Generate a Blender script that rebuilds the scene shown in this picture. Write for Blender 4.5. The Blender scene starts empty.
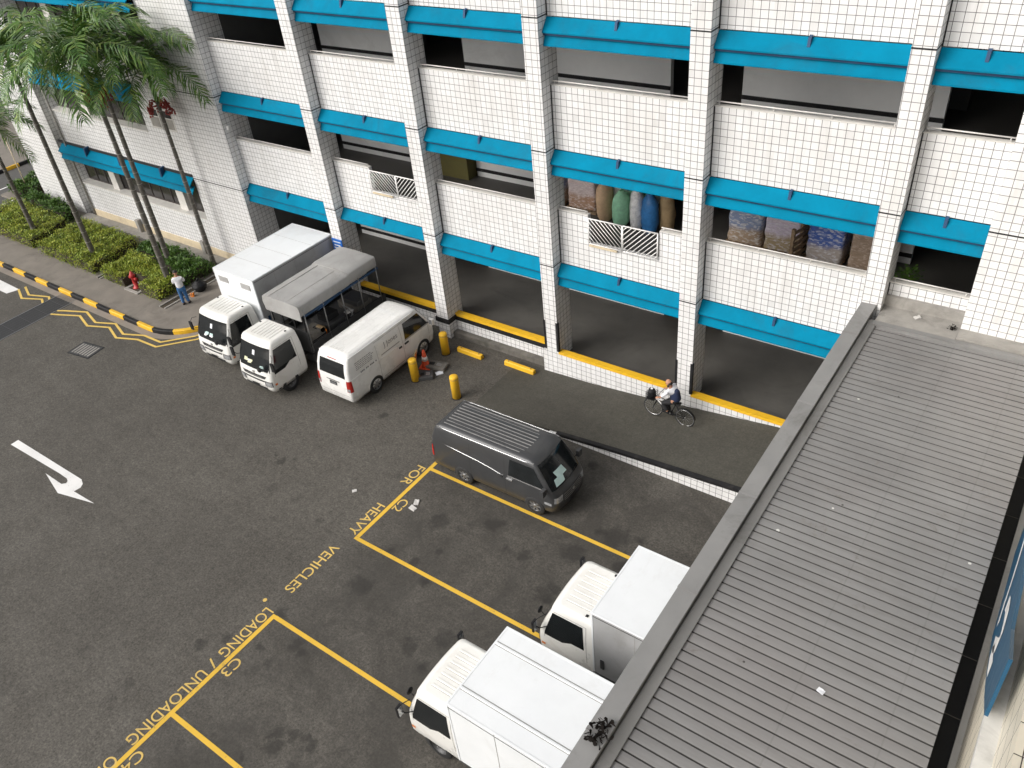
import bpy, math, random
from math import radians as RAD, sin, cos, pi, sqrt
from mathutils import Vector, Matrix
random.seed(7)
SC = bpy.context.scene
COL = SC.collection

# ------------------------------------------------------------------ camera, sky, sun, exposure
cam = bpy.data.cameras.new('camera'); camo = bpy.data.objects.new('camera', cam); COL.objects.link(camo)
Rz = Matrix.Rotation(RAD(38.86564), 3, 'Z'); Rx = Matrix.Rotation(RAD(52.88354), 3, 'X'); Rc = Matrix.Rotation(RAD(-6.3063), 3, 'Z')
camo.matrix_world = Matrix.Translation((0, 0, 17)) @ (Rz @ Rx @ Rc).to_4x4()
cam.sensor_fit = 'HORIZONTAL'; cam.sensor_width = 36; cam.lens = 815.43 / 1024 * 36
cam.clip_start = 0.05; cam.clip_end = 2000
SC.camera = camo

SUN_EL, SUN_AZ = RAD(36), RAD(213)      # azimuth clockwise from +Y
w = bpy.data.worlds.new('World'); SC.world = w; w.use_nodes = True
nt = w.node_tree; nt.nodes.clear()
sky = nt.nodes.new('ShaderNodeTexSky'); sky.sky_type = 'NISHITA'; sky.sun_disc = False
sky.sun_elevation = SUN_EL; sky.sun_rotation = SUN_AZ; sky.dust_density = 6; sky.air_density = 1.0; sky.ozone_density = 1
hs = nt.nodes.new('ShaderNodeHueSaturation'); hs.inputs['Saturation'].default_value = 0.28
bg = nt.nodes.new('ShaderNodeBackground'); bg.inputs['Strength'].default_value = 0.13
wo = nt.nodes.new('ShaderNodeOutputWorld')
nt.links.new(sky.outputs[0], hs.inputs['Color']); nt.links.new(hs.outputs[0], bg.inputs['Color']); nt.links.new(bg.outputs[0], wo.inputs['Surface'])
sl = bpy.data.lights.new('sun', 'SUN'); sl.energy = 1.12; sl.angle = RAD(45); sl.color = (1, .98, .955)
so = bpy.data.objects.new('sun', sl); COL.objects.link(so)
sd = Vector((sin(SUN_AZ) * cos(SUN_EL), cos(SUN_AZ) * cos(SUN_EL), sin(SUN_EL)))
so.rotation_euler = (-sd).to_track_quat('-Z', 'Y').to_euler(); so.location = (0, -20, 60)
SC.view_settings.view_transform = 'Standard'; SC.view_settings.look = 'None'
SC.view_settings.exposure = 0.35; SC.view_settings.gamma = 1; SC.view_settings.use_curve_mapping = False
SC.render.engine = 'CYCLES'

# ------------------------------------------------------------------ materials
def newmat(name):
    m = bpy.data.materials.new(name); m.use_nodes = True
    return m, m.node_tree, m.node_tree.nodes['Principled BSDF']
def nd(t, typ, **kw):
    n = t.nodes.new(typ)
    for k, v in kw.items(): setattr(n, k, v)
    return n
def math_(t, op, a, b=None, c=None):
    n = t.nodes.new('ShaderNodeMath'); n.operation = op
    for i, v in enumerate((a, b, c)):
        if v is None: continue
        if isinstance(v, (int, float)): n.inputs[i].default_value = v
        else: t.links.new(v, n.inputs[i])
    return n.outputs[0]
def mixc(t, f, a, b, mode='MIX'):
    n = t.nodes.new('ShaderNodeMix'); n.data_type = 'RGBA'; n.blend_type = mode
    for s, v in ((0, f), (6, a), (7, b)):
        if isinstance(v, (int, float)): n.inputs[s].default_value = v
        elif isinstance(v, tuple): n.inputs[s].default_value = (*v, 1) if len(v) == 3 else v
        else: t.links.new(v, n.inputs[s])
    return n.outputs[2]
def noise(t, scale, detail=4, rough=.6, vec=None, dist=0):
    n = t.nodes.new('ShaderNodeTexNoise'); n.inputs['Scale'].default_value = scale; n.inputs['Detail'].default_value = detail
    n.inputs['Roughness'].default_value = rough; n.inputs['Distortion'].default_value = dist
    if vec is not None: t.links.new(vec, n.inputs['Vector'])
    return n.outputs['Fac']
def ramp(t, f, lo, hi, a=0., b=1.):
    n = t.nodes.new('ShaderNodeMapRange'); n.inputs[1].default_value = lo; n.inputs[2].default_value = hi
    n.inputs[3].default_value = a; n.inputs[4].default_value = b
    if isinstance(f, (int, float)): n.inputs[0].default_value = f
    else: t.links.new(f, n.inputs[0])
    return n.outputs[0]
def geo(t): return t.nodes.new('ShaderNodeNewGeometry')
def mapped(t, vec, s):
    n = t.nodes.new('ShaderNodeMapping'); n.inputs['Scale'].default_value = s; t.links.new(vec, n.inputs['Vector']); return n.outputs[0]
def bump(t, b, h, strength=.3, dist=.01):
    n = t.nodes.new('ShaderNodeBump'); n.inputs['Strength'].default_value = strength; n.inputs['Distance'].default_value = dist
    t.links.new(h, n.inputs['Height']); t.links.new(n.outputs[0], b.inputs['Normal'])

def plain(name, col, rough=.6, metal=0., var=.12, scale=3., coat=0., spec=.5, dirt=None):
    """colour with a soft mottling and some grime so that no surface is uniform"""
    m, t, b = newmat(name)
    g = t.nodes.new('ShaderNodeTexCoord').outputs['Object']
    n = noise(t, scale, 5, .65, g)
    f = ramp(t, n, .3, .7)
    c = mixc(t, f, tuple(v * (1 - var) for v in col), tuple(min(1, v * (1 + var)) for v in col))
    if dirt:
        d = ramp(t, noise(t, scale * .6, 8, .75, g, 1.0), .52, .72, 0, dirt[1])
        c = mixc(t, d, c, dirt[0])
    t.links.new(c, b.inputs['Base Color'])
    r = ramp(t, n, .2, .8, max(.03, rough - .08), min(1, rough + .08)); t.links.new(r, b.inputs['Roughness'])
    b.inputs['Metallic'].default_value = metal; b.inputs['Coat Weight'].default_value = coat
    b.inputs['Specular IOR Level'].default_value = spec
    return m

def tile_mat(name, base, grout, pitch=.19, gw=.016, dirt=.42, horiz_dirt=None):
    m, t, b = newmat(name)
    g = geo(t); sp = t.nodes.new('ShaderNodeSeparateXYZ'); t.links.new(g.outputs['Position'], sp.inputs[0])
    sn = t.nodes.new('ShaderNodeSeparateXYZ'); t.links.new(g.outputs['True Normal'], sn.inputs[0])
    ax = math_(t, 'GREATER_THAN', math_(t, 'ABSOLUTE', sn.outputs[0]), .7)
    az = math_(t, 'GREATER_THAN', math_(t, 'ABSOLUTE', sn.outputs[2]), .7)
    u = math_(t, 'ADD', math_(t, 'MULTIPLY', sp.outputs[0], math_(t, 'SUBTRACT', 1., ax)), math_(t, 'MULTIPLY', sp.outputs[1], ax))
    v = math_(t, 'ADD', math_(t, 'MULTIPLY', sp.outputs[2], math_(t, 'SUBTRACT', 1., az)), math_(t, 'MULTIPLY', sp.outputs[1], az))
    us = math_(t, 'DIVIDE', math_(t, 'ADD', u, 100.), pitch); vs = math_(t, 'DIVIDE', math_(t, 'ADD', v, 100.), pitch)
    fu = math_(t, 'FRACT', us); fv = math_(t, 'FRACT', vs)
    gr = math_(t, 'MAXIMUM', math_(t, 'LESS_THAN', fu, gw / pitch), math_(t, 'LESS_THAN', fv, gw / pitch))
    cv = t.nodes.new('ShaderNodeCombineXYZ'); t.links.new(math_(t, 'FLOOR', us), cv.inputs[0]); t.links.new(math_(t, 'FLOOR', vs), cv.inputs[1])
    wn = t.nodes.new('ShaderNodeTexWhiteNoise'); wn.noise_dimensions = '2D'; t.links.new(cv.outputs[0], wn.inputs['Vector'])
    tv = math_(t, 'SUBTRACT', ramp(t, wn.outputs[0], 0, 1, .94, 1.03), math_(t, 'MULTIPLY', math_(t, 'GREATER_THAN', wn.outputs[0], .985), .16))
    c = mixc(t, 1., base, tv, 'MULTIPLY')
    # rain streaks (stretched down the wall) and blotchy soiling
    st = noise(t, 1., 6, .7, mapped(t, g.outputs['Position'], (3.2, 3.2, .35)))
    c = mixc(t, ramp(t, st, .5, .8, 0, dirt), c, (.42, .40, .36))
    bl = noise(t, .45, 5, .6, g.outputs['Position'])
    c = mixc(t, ramp(t, bl, .45, .75, 0, dirt * .6), c, (.55, .52, .48))
    c = mixc(t, gr, c, grout)
    t.links.new(c, b.inputs['Base Color'])
    t.links.new(ramp(t, gr, 0, 1, .32, .85), b.inputs['Roughness'])
    bump(t, b, math_(t, 'SUBTRACT', 1., gr), .4, .004)
    return m

M = {}
M['tile'] = tile_mat('white_tile', (.755, .75, .745), (.125, .12, .118), gw=.0125)
M['tile_cream'] = tile_mat('cream_tile', (.74, .68, .55), (.035, .03, .025), .42, .012, .35)
M['blue'] = plain('blue_paint', (.001, .182, .305), .65, 0, .16, .9, spec=.04, dirt=((.02, .11, .17), .5))
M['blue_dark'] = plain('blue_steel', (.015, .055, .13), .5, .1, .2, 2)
M['joint'] = plain('black_sealant', (.012, .012, .013), .7)
M['black'] = plain('black_paint', (.014, .014, .015), .6, spec=.25, var=.3, dirt=((.06, .055, .05), .5))
M['yellow'] = plain('yellow_paint', (.76, .44, .02), .5, var=.07, scale=2, dirt=((.36, .22, .05), .55))
M['rail'] = plain('white_rail', (.62, .60, .57), .45)
M['white_metal'] = plain('white_metal', (.74, .73, .71), .4)
M['floor'] = plain('parking_floor', (.082, .078, .071), .55, var=.22, scale=.8, dirt=((.03, .029, .028), .5))
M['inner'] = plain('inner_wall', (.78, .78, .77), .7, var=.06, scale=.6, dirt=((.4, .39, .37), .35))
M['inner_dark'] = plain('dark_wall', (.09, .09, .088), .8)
M['olive'] = plain('olive_cloth', (.12, .105, .03), .8)
M['ceil'] = plain('soffit', (.62, .61, .60), .8)
M['conc'] = plain('concrete', (.30, .285, .26), .85, var=.18, scale=2.2, dirt=((.13, .12, .11), .6))
M['conc_dark'] = plain('stained_concrete', (.13, .12, .105), .9, var=.35, scale=3, dirt=((.04, .045, .03), .8))
M['pave'] = plain('pavement', (.20, .178, .152), .9, var=.16, scale=1.1, dirt=((.075, .065, .055), .55))
M['pave_edge'] = plain('kerb_channel', (.25, .215, .18), .9, var=.12, scale=2, dirt=((.16, .14, .12), .5))
M['white_line'] = plain('white_marking', (.78, .77, .75), .6, var=.08, scale=4, dirt=((.4, .39, .37), .4))
M['glass_dark'] = plain('tinted_glass', (.012, .014, .015), .08, var=.3)
M['win'] = plain('window_glass', (.03, .028, .027), .15, var=.4, scale=1.2)
M['frame_dark'] = plain('window_frame', (.05, .04, .035), .5)
M['sill'] = plain('painted_sill', (.62, .60, .56), .7, var=.1)
M['cream'] = plain('cream_paint', (.62, .52, .36), .8, var=.12, dirt=((.36, .3, .22), .5))
M['bark'] = plain('palm_bark', (.11, .10, .085), .9, var=.4, scale=9)
M['tarp'] = plain('grey_tarpaulin', (.32, .315, .305), .6, var=.1, scale=1.6, dirt=((.2, .19, .17), .5))
M['alu'] = plain('box_panel_grey', (.40, .40, .40), .45, .15, .1, 1.5, dirt=((.22, .2, .18), .4))
M['van_white'] = plain('white_car_paint', (.76, .755, .73), .28, 0, .03, 1.5, coat=.5, dirt=((.55, .52, .47), .25))
M['cab_white'] = plain('white_truck_paint', (.78, .77, .73), .3, 0, .03, 1.5, coat=.4, dirt=((.5, .46, .38), .3))
M['box_white'] = plain('white_box_panel', (.76, .78, .79), .42, 0, .03, 1.2, dirt=((.56, .55, .52), .3))
M['van_grey'] = plain('dark_grey_car_paint', (.046, .047, .049), .42, .2, .06, 1.5, coat=.25, dirt=((.09, .085, .08), .3))
M['grey_rib'] = plain('grey_roof_rib', (.26, .255, .25), .4, .3)
M['seatm'] = plain('seat_fabric', (.035, .036, .04), .8)
M['chrome'] = plain('bright_trim', (.62, .62, .62), .22, .8)
M['rubber'] = plain('tyre_rubber', (.018, .018, .018), .8)
M['hub'] = plain('alloy_wheel', (.30, .30, .30), .35, .7)
M['hub_dark'] = plain('steel_wheel', (.08, .08, .08), .5, .5)
M['chassis'] = plain('chassis_black', (.02, .02, .021), .7)
M['lamp'] = plain('lamp_lens', (.50, .51, .52), .08, .5, .35, 25)
M['red_lamp'] = plain('red_lamp_lens', (.35, .02, .015), .15)
M['orange'] = plain('orange_plastic', (.72, .20, .02), .4)
M['paper'] = plain('pale_paper', (.50, .66, .63), .8)
M['paper2'] = plain('yellow_paper', (.62, .62, .42), .8)
M['plate'] = plain('number_plate', (.02, .02, .02), .4)
M['seam'] = plain('panel_seam', (.33, .32, .30), .6)
M['seam_dark'] = plain('dark_seam', (.03, .03, .03), .6)
M['decal'] = plain('grey_decal', (.16, .16, .16), .5)
M['cone'] = plain('cone_orange', (.62, .075, .02), .5)
M['red'] = plain('red_paint', (.40, .022, .02), .4, dirt=((.2, .02, .02), .4))
M['skin'] = plain('skin', (.42, .22, .14), .5, spec=.3)
M['hair'] = plain('hair', (.02, .016, .014), .7)
M['shirt'] = plain('white_shirt', (.72, .73, .76), .8, var=.08, scale=6)
M['jeans'] = plain('blue_jeans', (.04, .13, .30), .9, var=.25, scale=8)
M['navy'] = plain('navy_cloth', (.012, .022, .06), .8, var=.2)
M['trouser'] = plain('black_trousers', (.015, .015, .017), .85)
M['sign_blue'] = plain('sign_blue', (.012, .075, .145), .4, var=.06)
M['sign_blue2'] = plain('sign_bright_blue', (.02, .13, .48), .4)
M['wood'] = plain('pallet_wood', (.24, .165, .10), .85, var=.3, scale=7)
M['roofcap'] = plain('metal_capping', (.26, .257, .25), .5, .25, .1, .9, dirt=((.12, .115, .105), .6))

def sheet_roof():
    m, t, b = newmat('corrugated_metal'); g = geo(t)
    sp = t.nodes.new('ShaderNodeSeparateXYZ'); t.links.new(g.outputs['Position'], sp.inputs[0])
    n = noise(t, .5, 6, .65, g.outputs['Position']); n2 = noise(t, 1, 5, .7, mapped(t, g.outputs['Position'], (.6, 5, 1)))
    c = mixc(t, ramp(t, n, .3, .7), (.215, .212, .208), (.28, .276, .27))
    c = mixc(t, ramp(t, n2, .45, .75, 0, .5), c, (.165, .155, .147))
    # pink-brown weathering patch in the middle of the sheets
    d = noise(t, .22, 3, .5, g.outputs['Position'])
    c = mixc(t, ramp(t, d, .5, .7, 0, .35), c, (.25, .228, .222))
    sp_ = t.nodes.new('ShaderNodeTexVoronoi'); sp_.inputs['Scale'].default_value = 1.1; t.links.new(g.outputs['Position'], sp_.inputs['Vector'])
    wn = noise(t, 2.7, 2, .5, g.outputs['Position'])
    spot = math_(t, 'MULTIPLY', math_(t, 'LESS_THAN', sp_.outputs['Distance'], .035), math_(t, 'GREATER_THAN', wn, .5))
    c = mixc(t, spot, c, (.7, .69, .66))
    sp2 = t.nodes.new('ShaderNodeTexVoronoi'); sp2.inputs['Scale'].default_value = 1.7; t.links.new(g.outputs['Position'], sp2.inputs['Vector'])
    c = mixc(t, math_(t, 'MULTIPLY', math_(t, 'LESS_THAN', sp2.outputs['Distance'], .035), math_(t, 'LESS_THAN', wn, .52)), c, (.05, .045, .04))
    for ox in (-1.35, -.02):
        ln = math_(t, 'LESS_THAN', math_(t, 'ABSOLUTE', math_(t, 'SUBTRACT', sp.outputs[0], ox)), .012); c = mixc(t, math_(t, 'MULTIPLY', ln, .16), c, (.07, .065, .06))
    rs = ramp(t, noise(t, 1.6, 7, .8, g.outputs['Position'], .6), .60, .70, 0, .5); c = mixc(t, rs, c, (.12, .09, .07))
    t.links.new(c, b.inputs['Base Color']); b.inputs['Roughness'].default_value = .5; b.inputs['Metallic'].default_value = .2
    return m
M['sheet'] = sheet_roof()

def asphalt(name, base, base2, spots=True):
    m, t, b = newmat(name); g = geo(t); P = g.outputs['Position']
    sp = t.nodes.new('ShaderNodeSeparateXYZ'); t.links.new(P, sp.inputs[0])
    big = noise(t, .16, 5, .6, P, .4); mid = noise(t, 1.1, 6, .7, P); fine = noise(t, 17, 3, .85, P); grit = noise(t, 6, 4, .85, P)
    c = mixc(t, ramp(t, big, .33, .67), base, base2)
    c = mixc(t, ramp(t, mid, .35, .75, 0, .45), c, tuple(v * .72 for v in base))
    tr = noise(t, 1., 5, .65, mapped(t, P, (.12, 1.1, 1)))
    c = mixc(t, ramp(t, tr, .52, .75, 0, .35), c, tuple(v * .62 for v in base))
    c = mixc(t, 1., c, ramp(t, grit, .3, .7, .68 if spots else .88, 1.34 if spots else 1.12), 'MULTIPLY')
    c = mixc(t, 1., c, ramp(t, fine, .3, .7, .42 if spots else .72, 1.66 if spots else 1.3), 'MULTIPLY')
    if spots:
        # darker worn bays on the lot side and oil drips there
        bay = math_(t, 'MULTIPLY', ramp(t, sp.outputs[0], -14.5, -12.5), ramp(t, noise(t, .5, 5, .7, P, .8), .38, .58, .1, .75))
        c = mixc(t, bay, c, tuple(v * .55 for v in base))
        vr = t.nodes.new('ShaderNodeTexVoronoi'); vr.inputs['Scale'].default_value = .95
        dp = t.nodes.new('ShaderNodeVectorMath'); dp.operation = 'ADD'
        nv = t.nodes.new('ShaderNodeTexNoise'); nv.inputs['Scale'].default_value = 4.5; t.links.new(P, nv.inputs['Vector'])
        sc_ = t.nodes.new('ShaderNodeVectorMath'); sc_.operation = 'SCALE'; sc_.inputs['Scale'].default_value = .35
        t.links.new(nv.outputs['Color'], sc_.inputs[0]); t.links.new(P, dp.inputs[0]); t.links.new(sc_.outputs[0], dp.inputs[1])
        t.links.new(dp.outputs[0], vr.inputs['Vector'])
        mk = math_(t, 'MULTIPLY', ramp(t, vr.outputs['Distance'], .08, .24, .85, 0), ramp(t, noise(t, .8, 2, .5, P), .43, .5))
        mk = math_(t, 'MULTIPLY', mk, ramp(t, sp.outputs[0], -19, -13, .25, 1.))
        c = mixc(t, mk, c, tuple(v * .30 for v in base))
        dn = t.nodes.new('ShaderNodeVectorMath'); dn.operation = 'ADD'; s3 = t.nodes.new('ShaderNodeVectorMath'); s3.operation = 'SCALE'; s3.inputs['Scale'].default_value = .55
        n4 = t.nodes.new('ShaderNodeTexNoise'); n4.inputs['Scale'].default_value = 3.2; n4.inputs['Detail'].default_value = 4; t.links.new(P, n4.inputs['Vector'])
        t.links.new(n4.outputs['Color'], s3.inputs[0]); t.links.new(P, dn.inputs[0]); t.links.new(s3.outputs[0], dn.inputs[1]); acc = None
        for sx, sy, sr in ((-11.85, 9.6, .3), (-11.5, 10.3, .26), (-8.3, 10.6, .35), (-8.1, 10.9, .3), (-8.35, 12.1, .55), (-7.6, 13.2, .6), (-6.9, 12.3, .5), (-9.4, 11.4, .3), (-14.84, 4.75, .28), (-14.4, 5.25, .3), (-13.4, 5.5, .22), (-12.72, 6.1, .33),
                           (-12.4, 5.95, .25), (-11.35, 4.16, .30), (-10.96, 4.35, .26), (-11.1, 3.9, .32), (-10.45, 4.4, .3), (-11.6, 3.4, .2), (-10.2, 7.6, .35), (-9.6, 8.2, .45), (-18.3, 10.6, .22), (-18.0, 10.9, .16), (-18.6, 10.8, .12), (-12.6, 8.3, .5), (-9.9, 2.6, .6), (-12.9, 1.7, .4), (-21.5, 13.4, .2), (-16.9, 14.0, .25), (-12.2, 11.2, .5), (-10.8, 11.9, .4)):
            ds = t.nodes.new('ShaderNodeVectorMath'); ds.operation = 'DISTANCE'; t.links.new(dn.outputs[0], ds.inputs[0]); ds.inputs[1].default_value = (sx + .27, sy + .27, .27)
            q = ramp(t, ds.outputs['Value'], sr * .42, sr * .80, .62, 0); acc = q if acc is None else math_(t, 'MAXIMUM', acc, q)
        c = mixc(t, acc, c, tuple(v * .28 for v in base))
        # pale scuffs
        pl = ramp(t, noise(t, 2.3, 6, .8, P, 1.5), .66, .74, 0, .35)
        c = mixc(t, pl, c, tuple(v * 1.9 for v in base))
    t.links.new(c, b.inputs['Base Color']); t.links.new(ramp(t, mid, .3, .7, .72, .92), b.inputs['Roughness'])
    bump(t, b, math_(t, 'ADD', fine, math_(t, 'MULTIPLY', mid, .5)), .35, .006)
    return m
M['asphalt'] = asphalt('asphalt', (.070, .0635, .0535), (.094, .086, .073))
M['ramp'] = asphalt('ramp_asphalt', (.054, .0505, .041), (.066, .0625, .050), False)
M['road'] = asphalt('road_asphalt', (.085, .082, .076), (.10, .097, .09), False)

def leafmat(name, cols, rough=.55, trans=.15):
    m, t, b = newmat(name); g = geo(t)
    cr = t.nodes.new('ShaderNodeValToRGB'); e = cr.color_ramp.elements
    e[0].position = 0; e[0].color = (*cols[0], 1); e[1].position = 1; e[1].color = (*cols[-1], 1)
    for i, c in enumerate(cols[1:-1]):
        x = e.new((i + 1) / (len(cols) - 1)); x.color = (*c, 1)
    n = noise(t, 1.3, 3, .6, g.outputs['Position'])
    f = math_(t, 'ADD', math_(t, 'MULTIPLY', g.outputs['Random Per Island'], .6), ramp(t, n, .3, .7, 0, .4))
    t.links.new(f, cr.inputs[0]); t.links.new(cr.outputs[0], b.inputs['Base Color'])
    b.inputs['Roughness'].default_value = rough; b.inputs['Specular IOR Level'].default_value = .35
    return m
M['leaf_lime'] = leafmat('hedge_leaf', [(.06, .11, .010), (.17, .24, .02), (.30, .34, .035), (.42, .40, .05)])
M['leaf_green'] = leafmat('shrub_leaf', [(.02, .06, .010), (.06, .13, .016), (.12, .21, .028)])
M['palm_leaf'] = leafmat('palm_leaf', [(.025, .065, .016), (.055, .13, .024), (.12, .22, .04), (.28, .30, .07)], .35)
M['soil'] = plain('soil', (.045, .035, .022), .95, var=.3, scale=6)
M['berries'] = plain('palm_fruit', (.22, .018, .012), .6, var=.4, scale=14)
M['rachis'] = plain('frond_stalk', (.12, .14, .05), .6)
def goods(name, c1, c2, c3, sc):
    m, t, b = newmat(name); g = t.nodes.new('ShaderNodeTexCoord').outputs['Object']
    sp = t.nodes.new('ShaderNodeSeparateXYZ'); t.links.new(g, sp.inputs[0])
    v = t.nodes.new('ShaderNodeTexVoronoi'); v.inputs['Scale'].default_value = sc; t.links.new(mapped(t, g, (1, 1, 2.2)), v.inputs['Vector'])
    s = t.nodes.new('ShaderNodeSeparateColor'); t.links.new(v.outputs['Color'], s.inputs[0])
    up = ramp(t, math_(t, 'ADD', sp.outputs[2], math_(t, 'MULTIPLY', noise(t, 3, 2, .5, g), .3)), .68, .86)
    c = mixc(t, up, c1, c2)
    c = mixc(t, ramp(t, s.outputs[0], .5, .95, 0, .75), c, c3)
    c = mixc(t, ramp(t, noise(t, 9, 6, .8, mapped(t, g, (1, 1, 4))), .45, .7, 0, .5), c, tuple(x * .35 for x in c1))
    t.links.new(c, b.inputs['Base Color']); b.inputs['Roughness'].default_value = .3
    return m
M['conc_l'] = plain('pale_ledge', (.55, .54, .51), .8, var=.1, scale=1.5, dirt=((.25, .24, .22), .5))
M['groove'] = plain('painted_shade_groove', (.075, .072, .068), .8, var=.25, scale=2)  # dark colour paints the shadow lines into the roof sheet grooves
M['leafblack'] = plain('dead_leaf', (.012, .010, .009), .9, spec=.1)
M['goods_a'] = goods('wrapped_goods_mixed', (.40, .29, .20), (.24, .30, .46), (.74, .72, .70), 11)
M['goods_b'] = goods('wrapped_goods_lilac', (.44, .34, .20), (.70, .62, .74), (.80, .76, .80), 12)
M['goods_c'] = goods('wrapped_goods_blue', (.46, .40, .36), (.05, .12, .42), (.70, .70, .74), 12)
M['goods_d'] = goods('wrapped_goods_brown', (.34, .25, .18), (.32, .24, .18), (.55, .44, .36), 13)
M['goods_e'] = goods('wrapped_goods_red', (.44, .27, .18), (.66, .56, .56), (.80, .72, .70), 13)
M['sack_brown'] = plain('brown_sack', (.55, .38, .24), .7, var=.15, scale=7)
M['sack_green'] = plain('green_sack', (.36, .72, .48), .6, var=.15, scale=7)
M['sack_white'] = plain('white_sack', (.80, .80, .80), .6, var=.2, scale=9, dirt=((.2, .25, .35), .5))
M['sack_blue'] = plain('blue_sack', (.03, .16, .40), .5, var=.25, scale=7)
M['sack_tan'] = plain('tan_sack', (.30, .21, .11), .7, var=.2, scale=7)

# ------------------------------------------------------------------ mesh builder
class MB:
    def __init__(s): s.v = []; s.f = []; s.m = []; s.mats = []; s.sm = []
    def mi(s, m):
        m = M[m] if isinstance(m, str) else m
        if m not in s.mats: s.mats.append(m)
        return s.mats.index(m)
    def poly(s, pts, m, smooth=False):
        i = len(s.v); s.v += [tuple(p) for p in pts]; s.f.append(tuple(range(i, i + len(pts)))); s.m.append(s.mi(m)); s.sm.append(smooth)
    def grid(s, rows, m, smooth=True, closed=False):
        i = len(s.v); n = len(rows[0]); k = s.mi(m)
        for r in rows: s.v += [tuple(p) for p in r]
        for a in range(len(rows) - 1):
            for b in range(n if closed else n - 1):
                b2 = (b + 1) % n
                s.f.append((i + a * n + b, i + a * n + b2, i + (a + 1) * n + b2, i + (a + 1) * n + b)); s.m.append(k); s.sm.append(smooth)
        return i
    def box(s, x0, x1, y0, y1, z0, z1, m, rot=None, at=None):
        P = [Vector((x, y, z)) for z in (z0, z1) for y in (y0, y1) for x in (x0, x1)]
        if rot is not None: P = [rot @ p for p in P]
        if at is not None: P = [p + Vector(at) for p in P]
        i = len(s.v); s.v += [tuple(p) for p in P]; k = s.mi(m)
        for q in ((0, 2, 3, 1), (4, 5, 7, 6), (0, 1, 5, 4), (2, 6, 7, 3), (0, 4, 6, 2), (1, 3, 7, 5)):
            s.f.append(tuple(i + a for a in q)); s.m.append(k); s.sm.append(False)
        return s
    def prism(s, pts, d, m, capm=None):
        """pts: closed 3d outline, d: extrusion vector"""
        d = Vector(d); a = [Vector(p) for p in pts]; b = [p + d for p in a]; n = len(a); i = len(s.v)
        s.v += [tuple(p) for p in a + b]; k = s.mi(m); kc = s.mi(capm or m)
        s.f.append(tuple(range(i, i + n))[::-1]); s.m.append(kc); s.sm.append(False)
        s.f.append(tuple(range(i + n, i + 2 * n))); s.m.append(kc); s.sm.append(False)
        for j in range(n):
            j2 = (j + 1) % n; s.f.append((i + j, i + j2, i + n + j2, i + n + j)); s.m.append(k); s.sm.append(False)
        return s
    def tube(s, pts, r, m, n=8, smooth=True):
        pts = [Vector(p) for p in pts]; rs = r if isinstance(r, (list, tuple)) else [r] * len(pts); rows = []
        for j, p in enumerate(pts):
            d = (pts[min(j + 1, len(pts) - 1)] - pts[max(j - 1, 0)]).normalized()
            u = d.cross(Vector((0, 0, 1)));
            if u.length < .05: u = d.cross(Vector((1, 0, 0)))
            u.normalize(); v = d.cross(u)
            rows.append([p + (u * cos(a) + v * sin(a)) * rs[j] for a in [2 * pi * q / n for q in range(n)]])
        i = s.grid(rows, m, smooth, True); k = s.mi(m); e = i + (len(rows) - 1) * n
        s.f.append(tuple(range(i, i + n))[::-1]); s.m.append(k); s.sm.append(False)
        s.f.append(tuple(range(e, e + n))); s.m.append(k); s.sm.append(False)
        return s
    def lathe(s, prof, m, at=(0, 0, 0), axis='Z', n=24, smooth=True, caps=True):
        rows = []
        for r, h in prof:
            row = []
            for q in range(n):
                a = 2 * pi * q / n; x, y = r * cos(a), r * sin(a)
                p = (x, y, h) if axis == 'Z' else ((x, h, y) if axis == 'Y' else (h, x, y))
                row.append(Vector(p) + Vector(at))
            rows.append(row)
        i = s.grid(rows, m, smooth, True); k = s.mi(m); e = i + (len(rows) - 1) * n
        if caps and prof[0][0] > .001: s.f.append(tuple(range(i, i + n))[::-1]); s.m.append(k); s.sm.append(False)
        if caps and prof[-1][0] > .001: s.f.append(tuple(range(e, e + n))); s.m.append(k); s.sm.append(False)
        return s
    def build(s, name, parent=None, bevel=0, **tags):
        me = bpy.data.meshes.new(name); me.from_pydata(s.v, [], s.f)
        for m in s.mats: me.materials.append(m)
        me.polygons.foreach_set('material_index', s.m); me.polygons.foreach_set('use_smooth', s.sm); me.update()
        o = bpy.data.objects.new(name, me); COL.objects.link(o)
        if parent: o.parent = parent
        for k, v in tags.items(): o[k] = v
        if bevel:
            bv = o.modifiers.new('bevel', 'BEVEL'); bv.width = bevel; bv.segments = 2; bv.limit_method = 'ANGLE'; bv.angle_limit = RAD(40)
        return o
def thing(name, label, cat, loc=(0, 0, 0), rz=0, group=None):
    o = bpy.data.objects.new(name, None); COL.objects.link(o); o.empty_display_size = .2
    o.location = loc; o.rotation_euler = (0, 0, rz); o['label'] = label; o['category'] = cat
    if group: o['group'] = group
    return o
def struct(o): o['kind'] = 'structure'; return o
def copy_tree(o, parent=None):
    c = o.copy(); COL.objects.link(c); c.parent = parent
    for ch in list(o.children): copy_tree(ch, c)
    return c
def bake_mod(o):
    dg = bpy.context.evaluated_depsgraph_get(); dg.update()
    me = bpy.data.meshes.new_from_object(o.evaluated_get(dg)); o.modifiers.clear(); o.data = me
# ================================================================== SETTING: ground
g = MB(); g.poly([(-400, -300, 0), (200, -300, 0), (200, 400, 0), (-400, 400, 0)], 'asphalt'); struct(g.build('ground'))
# side road beyond the building end
g = MB(); g.poly([(-53.6, -60, .004), (-48.3, -60, .004), (-48.3, 90, .004), (-53.6, 90, .004)], 'road'); struct(g.build('side_road'))
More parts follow.
